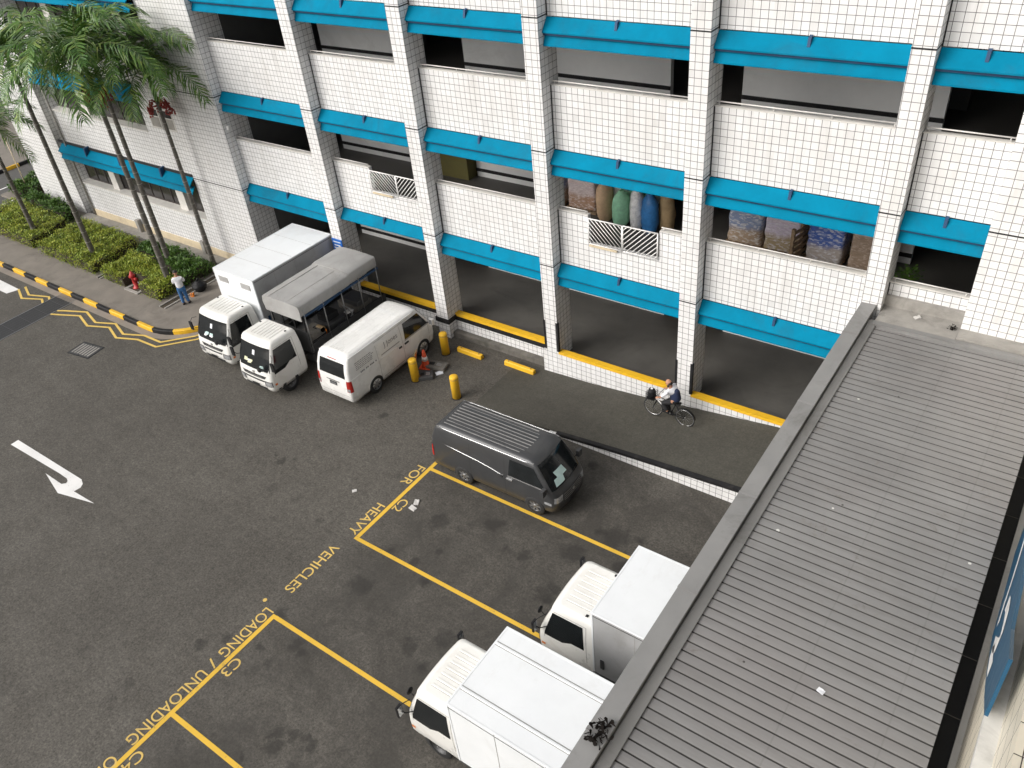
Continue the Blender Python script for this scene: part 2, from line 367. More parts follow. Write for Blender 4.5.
# pavement round the planting, with a rounded corner
def arc(cx, cy, r, a0, a1, n=8): return [(cx + r * cos(RAD(a0 + (a1 - a0) * i / n)), cy + r * sin(RAD(a0 + (a1 - a0) * i / n))) for i in range(n + 1)]
kerb_path = [(-48.0, 13.45)] + [(x, 13.45) for x in (-44, -40, -36, -32)] + arc(-29.2, 15.65, 2.2, -90, -15, 9) + [(-27.0, 16.4), (-27.0, 18.6)]
g = MB(); out = [(x, y) for x, y in kerb_path] + [(-27.0, 18.7), (-48.0, 18.7), ]
g.prism([(x, y, 0) for x, y in out], (0, 0, .13), 'pave'); struct(g.build('pavement'))
g = MB(); g.prism([(-50.0, 17.9, 0), (-48.02, 17.9, 0), (-48.02, 60, 0), (-50.0, 60, 0)], (0, 0, .13), 'pave')
struct(g.build('pavement'))
g = MB(); g.prism([(-66, -60, 0), (-53.9, -60, 0), (-53.9, 90, 0), (-66, 90, 0)], (0, 0, .14), 'pave'); struct(g.build('far_pavement'))

def along(path, step):
    """resample a polyline at a fixed spacing"""
    pts = [Vector((*p, 0)) for p in path]; res = [pts[0]]; need = step
    for a, b in zip(pts, pts[1:]):
        L = (b - a).length; pos = 0
        while L - pos >= need - 1e-6: pos += need; res.append(a.lerp(b, pos / L)); need = step
        need -= L - pos
    return res
def kerb(path, name, label, parent_label_cat='kerb', wd=.16, h=.19, z=0):
    root = thing(name, label, parent_label_cat, (path[0][0], path[0][1], z))
    pts = along(path, .25); seg = 4
    for c, i in enumerate(range(0, len(pts) - 1, seg)):
        sub = pts[i:i + seg + 1]; b = MB(); rows = []
        for j, p in enumerate(sub):
            k = i + j; d = (pts[min(k + 1, len(pts) - 1)] - pts[max(k - 1, 0)]).normalized(); nrm = Vector((d.y, -d.x, 0))
            q = p - Vector((path[0][0], path[0][1], 0)) + Vector((0, 0, 0)); sh = .985 if j in (0, len(sub) - 1) else 1
            rows.append([q - nrm * wd / 2, q - nrm * wd / 2 + Vector((0, 0, h * .85)), q - nrm * wd * .36 + Vector((0, 0, h)), q + nrm * wd * .36 + Vector((0, 0, h)),
                         q + nrm * wd / 2 + Vector((0, 0, h * .85)), q + nrm * wd / 2])
        mt = 'yellow' if c % 2 == 0 else 'black'; b.grid(rows, mt, False, True)
        for r in (rows[0], rows[-1]): b.poly(r, mt)
        b.build('kerb_stone', root)
    return root
kerb([(-48.0, 13.37)] + [(x, 13.37) for x in (-44, -40, -36, -32)] + arc(-29.2, 15.65, 2.28, -90, -5, 10) + [(-26.92, 16.4)], 'painted_kerb',
     'yellow and black painted kerb curving round the planted pavement')
kerb([(-53.75, y) for y in range(8, 40, 2)], 'painted_kerb', 'yellow and black painted kerb on the far side of the side road')
# concrete channel strip in front of the near kerb
g = MB(); P1 = [(-48, 13.28), (-36, 13.28), (-32, 13.28)] + arc(-29.2, 15.65, 2.37, -90, -20, 9); P0 = [(-48, 12.98), (-36, 12.98), (-32, 12.98)] + arc(-29.2, 15.65, 2.67, -90, -20, 9)
g.grid([[(*p, .008) for p in P0], [(*p, .008) for p in P1]], 'pave_edge', False); struct(g.build('kerb_channel'))

# painted markings
def strip(b, pts, wd, m, z=.006):
    pts = [Vector((p[0], p[1], z)) for p in pts]; L = []; R = []
    for i, p in enumerate(pts):
        d0 = (p - pts[i - 1]).normalized() if i else (pts[1] - p).normalized()
        d1 = (pts[i + 1] - p).normalized() if i < len(pts) - 1 else d0
        n0 = Vector((-d0.y, d0.x, 0)); n1 = Vector((-d1.y, d1.x, 0)); n = (n0 + n1).normalized(); k = wd / 2 / max(.4, n.dot(n0))
        L.append(p + n * k); R.append(p - n * k)
    b.grid([R, L], m, False)
def worn(name, col, under):
    m, t, b = newmat(name); g_ = geo(t); P = g_.outputs['Position']
    n = noise(t, 5, 8, .8, P); n2 = noise(t, 30, 3, .7, P); n3 = noise(t, .9, 3, .6, P)
    f = ramp(t, math_(t, 'ADD', math_(t, 'ADD', n, math_(t, 'MULTIPLY', n2, .5)), math_(t, 'MULTIPLY', n3, .35)), 1.02, 1.16, 0, .75)
    c = mixc(t, ramp(t, n3, .3, .7), col, tuple(v * .86 for v in col)); c = mixc(t, f, c, under)
    t.links.new(c, b.inputs['Base Color']); b.inputs['Roughness'].default_value = .7
    return m
M['yline'] = worn('yellow_road_paint', (.74, .46, .045), (.16, .13, .08))
M['ytext'] = worn('worn_yellow_lettering', (.68, .47, .13), (.17, .14, .10))
M['yzig'] = worn('pale_yellow_road_paint', (.72, .50, .12), (.2, .16, .1))
M['wline'] = worn('white_road_paint', (.80, .79, .77), (.3, .29, .27))
b = MB(); BX = -13.87
strip(b, [(BX, 13.15), (BX, 9.42)], .125, 'yline'); strip(b, [(BX, 6.42), (BX, -8)], .125, 'yline')
for y, x1 in ((12.75, -3.0), (9.47, -3.0), (6.37, -3.0), (3.17, -3.0), (0.0, -3.0), (-3.2, -3.0)): strip(b, [(BX + .063, y), (x1, y)], .115, 'yline')
struct(b.build('bay_lines'))
b = MB()
for pts in ([(-38.1, 12.49), (-37.12, 12.11), (-36.13, 12.52), (-35.78, 12.36)], [(-38.01, 12.77), (-37.1, 12.44), (-36.03, 12.8), (-35.78, 12.68)],
            [(-34.5, 12.0), (-34.02, 12.18), (-33.13, 12.55), (-32.06, 12.24), (-31.05, 12.63), (-30.06, 12.3), (-29.1, 12.66), (-27.93, 12.7), (-26.85, 13.86), (-26.4, 15.2)],
            [(-34.5, 12.3), (-34.16, 12.47), (-33.13, 12.88), (-31.98, 12.57), (-31.06, 12.93), (-30.03, 12.61), (-29.1, 12.98), (-28.05, 13.0), (-27.1, 13.99), (-26.65, 15.2)]):
    strip(b, pts, .095, 'yzig', .0125)
struct(b.build('zigzag_lines'))
b = MB()
b.poly([(x, y, .006) for x, y in [(-27.38, 6.41), (-27.38, 6.68), (-23.45, 6.70), (-23.22, 6.6), (-23.12, 6.46), (-23.16, 6.25), (-22.05, 6.28), (-23.56, 5.93), (-24.83, 6.24), (-23.85, 6.23), (-23.75, 6.33), (-23.80, 6.42), (-23.95, 6.47), (-24.41, 6.48)]][::-1], 'wline')
struct(b.build('turn_arrow'))
b = MB(); b.poly([(-42, 12.0, .006), (-38.25, 12.0, .006), (-38.05, 12.5, .006), (-42, 12.6, .006)], 'wline'); struct(b.build('crossing_block'))
b = MB()
for y0, y1 in ((10, 12.4), (14.2, 16.6), (18.3, 20.6), (22.5, 25)): strip(b, [(-51.1, y0), (-51.1, y1)], .13, 'wline', .01)
strip(b, [(-48.75, 4), (-48.75, 18), (-48.75, 40)], .1, 'wline', .01); struct(b.build('road_lines'))

def text(s, x, y, cap, width, m='ytext', z=.0065, rz=-90, name='lettering', parent=None, mat4=None, ext=0.0, off=0.0):
    cu = bpy.data.curves.new('t', 'FONT'); cu.body = s; cu.size = 1; cu.extrude = ext; cu.offset = off
    o = bpy.data.objects.new('t', cu); COL.objects.link(o); dg = bpy.context.evaluated_depsgraph_get(); dg.update()
    me = bpy.data.meshes.new_from_object(o.evaluated_get(dg)); bpy.data.objects.remove(o)
    xs = [v.co.x for v in me.vertices]; ys = [v.co.y for v in me.vertices]
    x0, x1, y0, y1 = min(xs), max(xs), min(ys), max(ys)
    for v in me.vertices: v.co.x = (v.co.x - x0) / (x1 - x0) * width; v.co.y = (v.co.y - y0) / (y1 - y0) * cap
    me.materials.clear(); me.materials.append(M[m])
    for p in me.polygons: p.material_index = 0
    r = bpy.data.objects.new(name, me); COL.objects.link(r)
    if mat4 is not None: r.matrix_local = mat4
    else: r.location = (x, y, z); r.rotation_euler = (0, 0, RAD(rz))
    if parent: r.parent = parent
    return r
for s, x, y, cap, wd in (('FOR', -14.30, 12.70, .32, .88), ('HEAVY', -14.30, 10.83, .32, 1.31), ('VEHICLES', -14.33, 8.96, .32, 1.83), ('LOADING', -14.28, 6.46, .32, 1.6), ('/', -14.28, 4.66, .32, .16),
                         ('UNLOADING', -14.26, 4.32, .32, 2.15), ('ONLY', -14.20, 1.78, .32, 1.0), ('C2', -13.77, 11.34, .30, .50), ('C3', -13.77, 5.02, .30, .50), ('C4', -13.77, 2.2, .30, .50)):
    struct(text(s, x, y, cap, wd, off=.004))
b = MB(); b.poly([(-14.48 + .06 * cos(i * pi / 5), 6.6 + .06 * sin(i * pi / 5), .008) for i in range(10)], 'ytext'); struct(b.build('paint_dot'))
# drain grating across the road
dr = thing('drain_grating', 'long dark steel drain grating crossing the road by the kerb', 'drain', (-35.15, 12, 0))
b = MB(); b.box(-.6, .6, -6, 1.1, .0, .006, 'joint'); b.build('channel', dr)
b = MB(); [b.box(x, x + .04, -6, 1.1, .0, .014, 'hub') for x in (-.64, .6)]; b.build('frame', dr)
b = MB(); y = -6
while y < 1.05:
    for q in range(14): b.box(-.59, .59, y + q * .05, y + q * .05 + .018, .006, .011, 'hub_dark')
    b.box(-.6, .6, y + .71, y + .735, .006, .0135, 'hub_dark'); y += .74
for x in (-.4, -.2, 0, .2, .4): b.box(x - .008, x + .008, -6, 1.1, .006, .0095, 'hub_dark')
b.build('grate_bars', dr)
mh = thing('manhole_cover', 'square dark cast iron manhole cover in the open asphalt', 'manhole cover', (-30.4, 11.15, 0), RAD(8))
b = MB(); b.box(-.62, .62, -.42, .42, 0, .006, 'joint'); b.build('rim', mh)
b = MB()
for i in range(2): b.box(-.56 + i * .58, -.56 + i * .58 + .54, -.37, .37, .006, .012, 'hub_dark')
for i in range(7): b.box(-.5 + i * .15, -.43 + i * .15, -.3, .3, .012, .016, 'conc')
b.build('lid', mh)

# ------------------------------------------------------------------ ramp driveway and its low wall
def lerp_(T, x):
    if x <= T[0][0]: return T[0][1]
    for (a, u), (c, v) in zip(T, T[1:]):
        if x <= c: return u + (v - u) * (x - a) / (c - a)
    return T[-1][1]
def rzw(x): return lerp_([(-12.2, 0), (-11, .11), (-10, .21), (-9, .30), (-7.7, .39), (-5.2, .56), (-1, .85)], x)
def rzb(x): return lerp_([(-13.9, 0), (-11.5, .11), (-9.8, .26), (-5.2, .82), (-1, 1.0)], x)
def rz_(x, y=17.4): f = max(0, min(1, (y - 16.06) / 2.68)); return rzw(x) * (1 - f) + rzb(x) * f
b = MB(); xs = [-14.6 + i * .5 for i in range(34)]; rows = []
for y in (16.06, 16.6, 17.4, 18.2, 18.74): rows.append([(x, y, rz_(x, y) + .004) for x in xs])
rows.insert(0, [(x, 16.06, -.02) for x in xs]); b.grid(rows, 'ramp', False); struct(b.build('driveway_ramp'))
rw = thing('retaining_wall', 'low white tiled wall with black painted kerb beside the driveway ramp', 'wall', (-12.2, 15.95, 0))
b = MB(); x0 = -12.2
def wall_h(x): return max(.02, rzw(x) - .03)
n = 30; X = [-11.6 + i * (13.0 / n) for i in range(n + 1)]
A = [Vector((x - x0, 0, 0)) for x in X]; T = [Vector((x - x0, 0, wall_h(x))) for x in X]; T2 = [Vector((x - x0, .12, wall_h(x))) for x in X]
b.grid([A, T, T2], 'tile', False); b.build('tiled_face', rw)
b = MB(); X = [-11.3 + i * .25 for i in range(51)]
def ring(x): h = wall_h(x); return [Vector((x - x0, -.02, h - .03)), Vector((x - x0, -.02, h + .07)), Vector((x - x0, .10, h + .09)), Vector((x - x0, .15, h - .03))]
b.grid([ring(x) for x in X], 'black', False, True); b.poly(ring(X[0]), 'black'); b.build('kerb_top', rw)

# ------------------------------------------------------------------ hedges and shrubs
def leafblock(name, label, outline, z0, h, n, mat, leaf=.075, cat='hedge', group=None, seed=1, rough=.10):
    rnd = random.Random(seed); cx = sum(p[0] for p in outline) / len(outline); cy = sum(p[1] for p in outline) / len(outline)
    def inside(x, y):
        c = False; j = len(outline) - 1
        for i in range(len(outline)):
            xi, yi = outline[i]; xj, yj = outline[j]
            if (yi > y) != (yj > y) and x < (xj - xi) * (y - yi) / (yj - yi) + xi: c = not c
            j = i
        return c
    b = MB(); xs = [p[0] for p in outline]; ys = [p[1] for p in outline]
    def shr(p, k): return (cx + (p[0] - cx) * k - cx, cy + (p[1] - cy) * k - cy)
    b.prism([(*shr(p, .90), 0) for p in outline], (0, 0, h * .70), 'soil')
    from mathutils import noise as mn
    cnt = 0
    while cnt < n:
        x = rnd.uniform(min(xs), max(xs)); y = rnd.uniform(min(ys), max(ys))
        if not inside(x, y): continue
        top = h + rough * mn.noise(Vector((x * 1.6, y * 1.6, seed))) * 2 + rough * .5 * mn.noise(Vector((x * 5, y * 5, seed)))
        side = not inside(x + .16, y) or not inside(x - .16, y) or not inside(x, y + .16) or not inside(x, y - .16)
        z = rnd.uniform(.02, top) if side else top - abs(rnd.gauss(0, .07))
        if side: x += rnd.uniform(-.05, .05); y += rnd.uniform(-.05, .05)
        a = rnd.uniform(0, 2 * pi); tilt = rnd.uniform(-.2, 1.1); L = leaf * rnd.uniform(.7, 1.5); W = L * .42
        d = Vector((cos(a) * cos(tilt), sin(a) * cos(tilt), sin(tilt))); s_ = Vector((-sin(a), cos(a), rnd.uniform(-.4, .4))).normalized()
        p = Vector((x - cx, y - cy, z)); b.poly([p, p + d * L * .5 + s_ * W * .5, p + d * L, p + d * L * .5 - s_ * W * .5], mat); cnt += 1
    o = b.build(name, None, label=label, category=cat); o.location = (cx, cy, z0)
    if group: o['group'] = group
    return o
GH = 'clipped hedges in the planting beds'
leafblock('clipped_hedge', 'lime green clipped hedge at the far end of the bed around the first palm', [(-47.0, 15.0), (-40.9, 14.9), (-41.6, 17.3), (-47.2, 17.6)], .13, .58, 15000, 'leaf_lime', .085, group=GH, seed=2)
leafblock('clipped_hedge', 'large lime green clipped hedge in the middle bed around a single palm', [(-40.4, 14.85), (-35.5, 14.8), (-35.9, 17.7), (-40.9, 17.8)], .13, .58, 16500, 'leaf_lime', .085, group=GH, seed=3)
leafblock('clipped_hedge', 'lime green clipped hedge behind the red fire hydrant', [(-34.9, 14.85), (-33.3, 14.85), (-33.25, 15.55), (-31.95, 15.5), (-31.9, 14.85), (-30.5, 14.85), (-30.55, 15.9), (-33.4, 16.7), (-35.1, 16.75)], .13, .56, 12500, 'leaf_lime', .08, group=GH, seed=4)
leafblock('shrub', 'darker green leafy shrubs behind the hydrant hedge by the tiled wall', [(-35.2, 16.9), (-33.4, 16.85), (-30.5, 16.1), (-30.4, 17.75), (-35.3, 17.9)], .13, .55, 5500, 'leaf_green', .13, 'shrub', seed=5, rough=.2)
leafblock('shrub', 'dark green leafy shrub behind the far hedge at the building corner', [(-47.0, 17.75), (-42.2, 17.45), (-42.3, 18.25), (-46.9, 18.5)], .13, .62, 3500, 'leaf_green', .15, 'shrub', seed=6, rough=.25)
leafblock('shrub', 'small round green shrub beside the side road behind the building corner', [(-49.7, 18.3), (-47.9, 18.1), (-47.6, 19.4), (-49.5, 20.3)], .13, .55, 3000, 'leaf_green', .12, 'shrub', seed=7, rough=.15)
# dark gap strips / edging beams between beds
g = MB()
for x0_, y0_, x1_, y1_ in ((-35.32, 14.8, -35.25, 17.9), (-35.1, 14.8, -35.02, 17.9), (-30.32, 14.6, -30.24, 17.9), (-29.95, 14.6, -29.87, 17.9)): g.box(x0_, x1_, y0_, y1_, .13, .17, 'conc')
g.box(-35.25, -35.1, 14.8, 17.9, .13, .135, 'soil'); g.box(-30.24, -29.95, 14.6, 17.9, .13, .135, 'soil'); g.box(-47.2, -30.4, 17.78, 18.02, .13, .16, 'conc_dark')
struct(g.build('bed_edging'))
# ================================================================== CAR PARK BUILDING
YC = 18.71; YS = 19.16; J = [4.26, 8.02, 11.67]; FL = [.62, 4.6, 8.50, 12.15]; YB = 22.9; ZT = 15.4
bld = thing('industrial_building', 'large white tiled industrial building with rows of bright blue awnings', 'building', (-20, 18.71, 0))
def wb(b, name, root=bld, **k):
    o = b.build(name, root, **k)
    o.location = -root.location if root.type == 'EMPTY' else Vector((0, 0, 0)); return o
cols = [(-23.2, -22.66), (-18.3, -17.76), (-13.4, -12.9), (-8.56, -8.05), (-3.68, -3.2)]
bays = [(-28.2, -23.2), (-22.66, -18.3), (-17.76, -13.4), (-12.9, -8.56), (-8.05, -3.68), (-3.2, -1.38)]
# floors
for i, z in enumerate(FL):
    b = MB(); b.box(-46.2, 8, YS + .02, 32, z - (.35 if i else .55), z, 'floor'); wb(b, 'floor_slab')
b = MB(); b.box(-46.25, 8, YS, 32.2, ZT - .3, ZT, 'ceil'); wb(b, 'roof_slab')
for xx in (-46.2, 7.8): b = MB(); b.box(xx, xx + .2, YS, 32, 0, ZT - .3, 'tile'); wb(b, 'end_wall')
# soffits under each floor (ceiling colour)
for z in FL[1:]:
    b = MB(); b.box(-28.2, 8, YS + .2, 31.9, z - .42, z - .353, 'ceil'); wb(b, 'ceiling')
# columns: body, joint lines
for xl, xr in cols:
    b = MB(); b.box(xl, xr, YC, YS + .40, 0, ZT, 'tile')
    for z in J: b.box(xl - .006, xr + .006, YC - .006, YS - .005, z - .017, z + .017, 'joint')
    o = wb(b, 'column')
    if xl > -14 and xl < -5:
        for x0_, x1_ in ((xl - .035, xl + .03), (xr - .05, xr + .035)):
            c = MB(); c.box(x0_, x1_, YC - .02, YC + .07, 1.0, 2.15, 'black'); wb(c, 'corner_guard', o).location = (0, 0, 0)
    if xl == -18.3:
        c = MB(); c.box(xl - .05, xr + .05, YC - .05, YS + .3, .66, .84, 'black'); wb(c, 'painted_band', o)
b = MB(); b.box(-1.38, 8, YC, YS + .55, 0, ZT, 'tile')
for z in J: b.box(-1.386, 8, YC - .006, YC + .2, z - .017, z + .017, 'joint')
wb(b, 'column')
# spandrels with rail; storey 2 of bays 2 and 4 has a gated gap
def spandrel(x0, x1, zb, zt, gap=None):
    b = MB()
    if gap is None: b.box(x0, x1, YS, YS + .14, zb, zt, 'tile')
    else:
        a, c, d = gap; b.box(x0, x1, YS, YS + .14, zb, d, 'tile'); b.box(x0, a, YS, YS + .14, d, zt, 'tile')
        if c < x1 - .05: b.box(c, x1, YS, YS + .14, d, zt, 'tile')
    b.box(x0 - .001, x0 + .028, YS - .012, YS, zb, zt, 'joint')
    segs = [(x0, x1)] if gap is None else [(x0, gap[0])] + ([(gap[1], x1)] if gap[1] < x1 - .05 else [])
    for p, q in segs: b.box(p + .01, q - .01, YS - .012, YS + .15, zt, zt + .025, 'sill')
    s = wb(b, 'spandrel_wall')
    for p, q in segs:
        r = MB(); r.tube([(p + .05, YS + .03, zt + .12), (q - .03, YS + .03, zt + .12)], .018, 'rail', 6); k = max(1, int((q - p) / 1.4))
        for i in range(k + 1):
            x = p + .12 + (q - p - .24) * i / k; r.tube([(x, YS + .03, zt + .02), (x, YS + .03, zt + .12)], .012, 'rail', 6)
        wb(r, 'handrail', s)
    return s
def awning(x0, x1, z, low=True, br=True, y=YS, out=.24):
    b = MB(); d = .012
    def blade(ya, za, yb_, zb_, t=.03):
        b.prism([(x0, ya, za), (x0, yb_, zb_), (x0, yb_ + .01, zb_ - t), (x0, ya + .01, za - t)], (x1 - x0, 0, 0), 'blue')
    blade(y - .015, z - .02, y - out - .04, z - .34); b.box(x0, x1, y - out - .04, y - out - .015, z - .375, z - .34, 'blue')
    if low:
        blade(y - .14, z - .42, y - out - .01, z - .68); b.box(x0, x1, y - out - .01, y - out + .015, z - .715, z - .68, 'blue')
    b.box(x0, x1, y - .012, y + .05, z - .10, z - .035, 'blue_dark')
    if low: b.box(x0, x1, y - out + .02, y - out + .05, z - .44, z - .375, 'blue_dark')  # dark strip added as painted shade between the two blades
    o = wb(b, 'awning')
    if br:
        c = MB(); xm = (x0 + x1) / 2
        c.prism([(xm - .035, y - .02, z + .03), (xm - .035, y - .02, z - .15), (xm - .035, y - .17, z - .20), (xm - .035, y - .13, z + .0)], (.07, 0, 0), 'blue_dark'); wb(c, 'bracket', o)
    return o
for bi, (x0, x1) in enumerate(bays):
    for li, z in enumerate(J):
        gap = None
        if li == 0 and bi == 1: gap = (-20.85, x1, 5.2)
        if li == 0 and bi == 3: gap = (-11.82, -9.46, 5.15)
        if bi == 5 and li == 0: spandrel(x0, x1, 4.0, 6.05); continue
        spandrel(x0, x1, z - .04, z + (1.80 if li == 0 else 1.79), gap)
        if bi == 5 and li == 0: continue
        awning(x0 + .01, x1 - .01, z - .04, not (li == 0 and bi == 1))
        if gap:
            a, c_, zb = gap; m = (a + c_) / 2
            for gx0, gx1, sg in ((a + .03, m - .015, -1), (m + .015, c_ - .03, 1)):
                r = MB(); y = YS - .05; zt = 6.0; t = .017; zb2 = zb + .02
                for p, q in (((gx0, zb2), (gx1, zb2)), ((gx0, zt), (gx1, zt)), ((gx0, zb2), (gx0, zt)), ((gx1, zb2), (gx1, zt))): r.tube([(p[0], y, p[1]), (q[0], y, q[1])], .022, 'white_metal', 6)
                W = gx1 - gx0; H = zt - zb2; k = -H
                while k < W:
                    # diagonal bars clipped to the frame
                    u0, v0, u1, v1 = k, 0, k + H, H
                    if u0 < 0: v0 = -u0; u0 = 0
                    if u1 > W: v1 = H - (u1 - W); u1 = W
                    if u1 - u0 > .04:
                        if sg < 0: r.tube([(gx1 - u0, y, zb2 + v0), (gx1 - u1, y, zb2 + v1)], 0.013, 'white_metal', 5)
                        else: r.tube([(gx0 + u0, y, zb2 + v0), (gx0 + u1, y, zb2 + v1)], .015, 'white_metal', 5)
                    k += .155
                wb(r, 'barred_gate')
            r = MB(); r.box(a + .05, a + 1.0, YS - .09, YS, zb - .06, zb - .005, 'cream'); wb(r, 'gate_ledge')
for x0, x1 in bays[:1]:
    pass
# top band above the third storey openings (behind the top awnings)
# ground storey: low tiled walls with yellow kerb tops
for x0, x1 in bays[1:3]:
    b = MB(); b.box(x0, x1, YS - .02, YS + .16, 0, .60, 'tile'); b.box(x0, x1, YS - .035, YS + .16, .60, .78, 'black'); b.box(x0, x1, YS - .03, YS + .2, .78, .90, 'yellow'); wb(b, 'low_wall')
for x0, x1 in bays[3:5]:
    b = MB(); b.box(x0 - .5, x1 + .0, YC + .006, YC + .2, 0, .90, 'tile'); b.box(x0, x1, YC - .01, YC + .21, .90, 1.0, 'yellow'); wb(b, 'low_wall')
b = MB(); b.box(-13.55, -12.88, YC + .003, YC + .1, 0, .9, 'tile'); b.box(-3.7, -1.0, YC + .006, YC + .2, 0, 4.0, 'tile'); wb(b, 'low_wall')
b = MB(); b.box(-17.9, -13.42, YS - .28, YS - .03, 0, .20, 'conc_dark'); wb(b, 'base_kerb')
# inner walls with black guard stripe
for z in FL[:3]:
    for a, c in ((-26.2, -21.6), (-19.0, -11.06), (-8.8, -3.4)):
        b = MB(); b.box(a, c, YB, YB + .2, z, z + 3.28, 'inner'); b.box(a - .003, c + .003, YB - .05, YB, z + .22, z + .33, 'black'); wb(b, 'inner_wall')
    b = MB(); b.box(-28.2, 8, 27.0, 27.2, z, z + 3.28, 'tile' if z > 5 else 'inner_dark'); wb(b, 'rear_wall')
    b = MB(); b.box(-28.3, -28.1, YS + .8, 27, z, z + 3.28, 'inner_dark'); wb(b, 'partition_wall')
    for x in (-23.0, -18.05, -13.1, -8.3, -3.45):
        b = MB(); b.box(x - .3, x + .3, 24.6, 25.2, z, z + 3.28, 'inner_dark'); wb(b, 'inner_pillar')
# ---- left end block: two tiled piers, recess with windows
b = MB(); b.box(-31.35, -28.12, YC, YS + .9, 0, ZT, 'tile')
for z in (4.03, 7.85, 11.6): b.box(-31.355, -28.112, YC - .008, YS + .3, z - .018, z + .018, 'joint')
wb(b, 'end_pier')
b = MB(); b.box(-46.3, -42.4, YC, YS + .9, 0, ZT, 'tile'); wb(b, 'end_pier')
RX0, RX1 = -42.4, -31.35
for i, za in enumerate((4.1, 7.8, 11.5)):
    zw0, zw1 = za - 2.05, za - .1                       # window opening
    xw1 = RX1 if i != 1 else -33.6
    zbot = (0.0, 4.1, 7.8)[i]
    b = MB(); b.box(RX0 + .95, RX1, YC + .02, YS + .7, zbot, zw0, 'tile')
    if i == 1: b.box(xw1, RX1, YC + .02, YS + .7, zw0, za, 'tile')
    s = wb(b, 'recess_wall')
    c = MB(); c.box(RX0 + .93, xw1, YC - .03, YS + .3, zw0, zw0 + .05, 'sill'); wb(c, 'window_sill', s)
    b = MB(); b.box(RX0, RX1, YS + .9, YS + 1.1, zbot, za, 'tile'); wb(b, 'recess_back')
    # window band
    x = RX0 + .95; k = 0
    for wd, pl in ((2.55, .5), (4.9, .55), (1.6, .0)):
        xe = min(x + wd, xw1); 
        if xe - x < .4: break
        f = MB(); f.box(x, xe, YC + .42, YC + .50, zw0 + .05, zw0 + .10, 'frame_dark'); f.box(x, xe, YC + .42, YC + .50, zw1 - .05, zw1, 'frame_dark')
        npan = max(1, int(round((xe - x) / .85)))
        for q in range(npan + 1):
            xx = x + (xe - x - .05) * q / npan; f.box(xx, xx + .05, YC + .42, YC + .50, zw0 + .10, zw1 - .05, 'frame_dark')
        fo = wb(f, 'window'); p = MB(); p.box(x + .02, xe - .02, YC + .45, YC + .47, zw0 + .08, zw1 - .03, 'win'); wb(p, 'pane', fo)
        x = xe
        if pl and x + pl < xw1:
            q = MB(); q.box(x, x + pl, YC + .2, YC + .6, zw0 + .05, zw1, 'sill'); wb(q, 'mullion_pier'); x += pl
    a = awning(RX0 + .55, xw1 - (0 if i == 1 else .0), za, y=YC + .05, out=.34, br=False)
    c = MB(); c.box(RX0 + .3, xw1, YC - .05, YC + .04, za - .01, za + .09, 'joint'); wb(c, 'gutter', a)
    for xm in (-39.4, -36.6, -33.4):
        if xm < xw1 - .3:
            c = MB(); c.prism([(xm - .05, YC + .02, za + .15), (xm - .05, YC + .02, za - .25), (xm - .05, YC - .26, za - .36), (xm - .05, YC - .24, za + .12)], (.1, 0, 0), 'blue_dark'); wb(c, 'bracket', a)
    if i < 2:
        b = MB(); b.box(RX0, RX0 + .95, YS + .5, YS + .9, zbot, za, 'tile'); wb(b, 'recess_wall')
b = MB(); b.box(RX0, RX1, YC + .02, YS + .9, 11.5, ZT, 'tile'); wb(b, 'recess_wall')
# two small louvred windows
for x in (-33.05, -32.1):
    f = MB(); f.box(x, x + .75, YC - .02, YC + .02, 6.05, 6.95, 'sill'); fo = wb(f, 'small_window')
    p = MB(); p.box(x + .07, x + .68, YC - .03, YC - .02, 6.12, 6.55, 'conc'); p.box(x + .07, x + .68, YC - .03, YC - .02, 6.6, 6.88, 'win'); wb(p, 'shutter', fo)
# cream plinth, apron, pipe stubs
b = MB(); b.box(RX0 + .96, -28.2, YC - .012, YC + .02, .13, .62, 'cream'); wb(b, 'plinth')
b = MB(); b.box(RX0 + .3, -27.1, YC - .55, YC - .013, .13, .26, 'conc'); wb(b, 'apron')
for x in (-37.4, -32.3):
    b = MB(); b.box(x, x + .22, YC - .2, YC - .012, .26, .9, 'conc'); wb(b, 'pipe_box')
b = MB(); b.tube([(RX0 + .98, YC - .05, 0.3), (RX0 + .98, YC - .05, 7.2)], .05, 'conc', 8); wb(b, 'downpipe')
# olive sheeting inside storey 2 bay 3
b = MB(); b.box(-20.8, -19.05, 22.4, 23.2, 4.6, 6.6, 'olive'); wb(b, 'draped_partition')
# cctv like box on the pier side
b = MB(); b.box(-28.11, -27.98, YC + .15, YC + .3, 6.55, 6.7, 'white_metal'); b.tube([(-28.1, YC + .22, 6.55), (-28.1, YC + .22, 5.2)], .012, 'rail', 6); wb(b, 'wall_camera')

# fire extinguishers on the inner walls
def extinguisher(x, label):
    r = thing('fire_extinguisher', label, 'fire extinguisher', (x, YB - .12, 1.2), group='red extinguishers on the inner walls')
    b = MB(); b.lathe([(.001, 0), (.09, .02), (.09, .42), (.05, .5), (.03, .53)], 'red'); b.build('tank', r)
    b = MB(); b.box(-.02, .02, -.08, .04, .53, .58, 'black'); b.tube([(0, -.05, .55), (.08, -.1, .4), (.09, -.1, .15)], .012, 'black', 6); b.build('hose', r)
extinguisher(-8.95, 'red fire extinguisher on the inner wall nearest the canopy roof')
extinguisher(-10.9, 'red fire extinguisher at the wall end in the middle ground bay')
extinguisher(-19.12, 'red fire extinguisher at the wall end behind the tall white column')

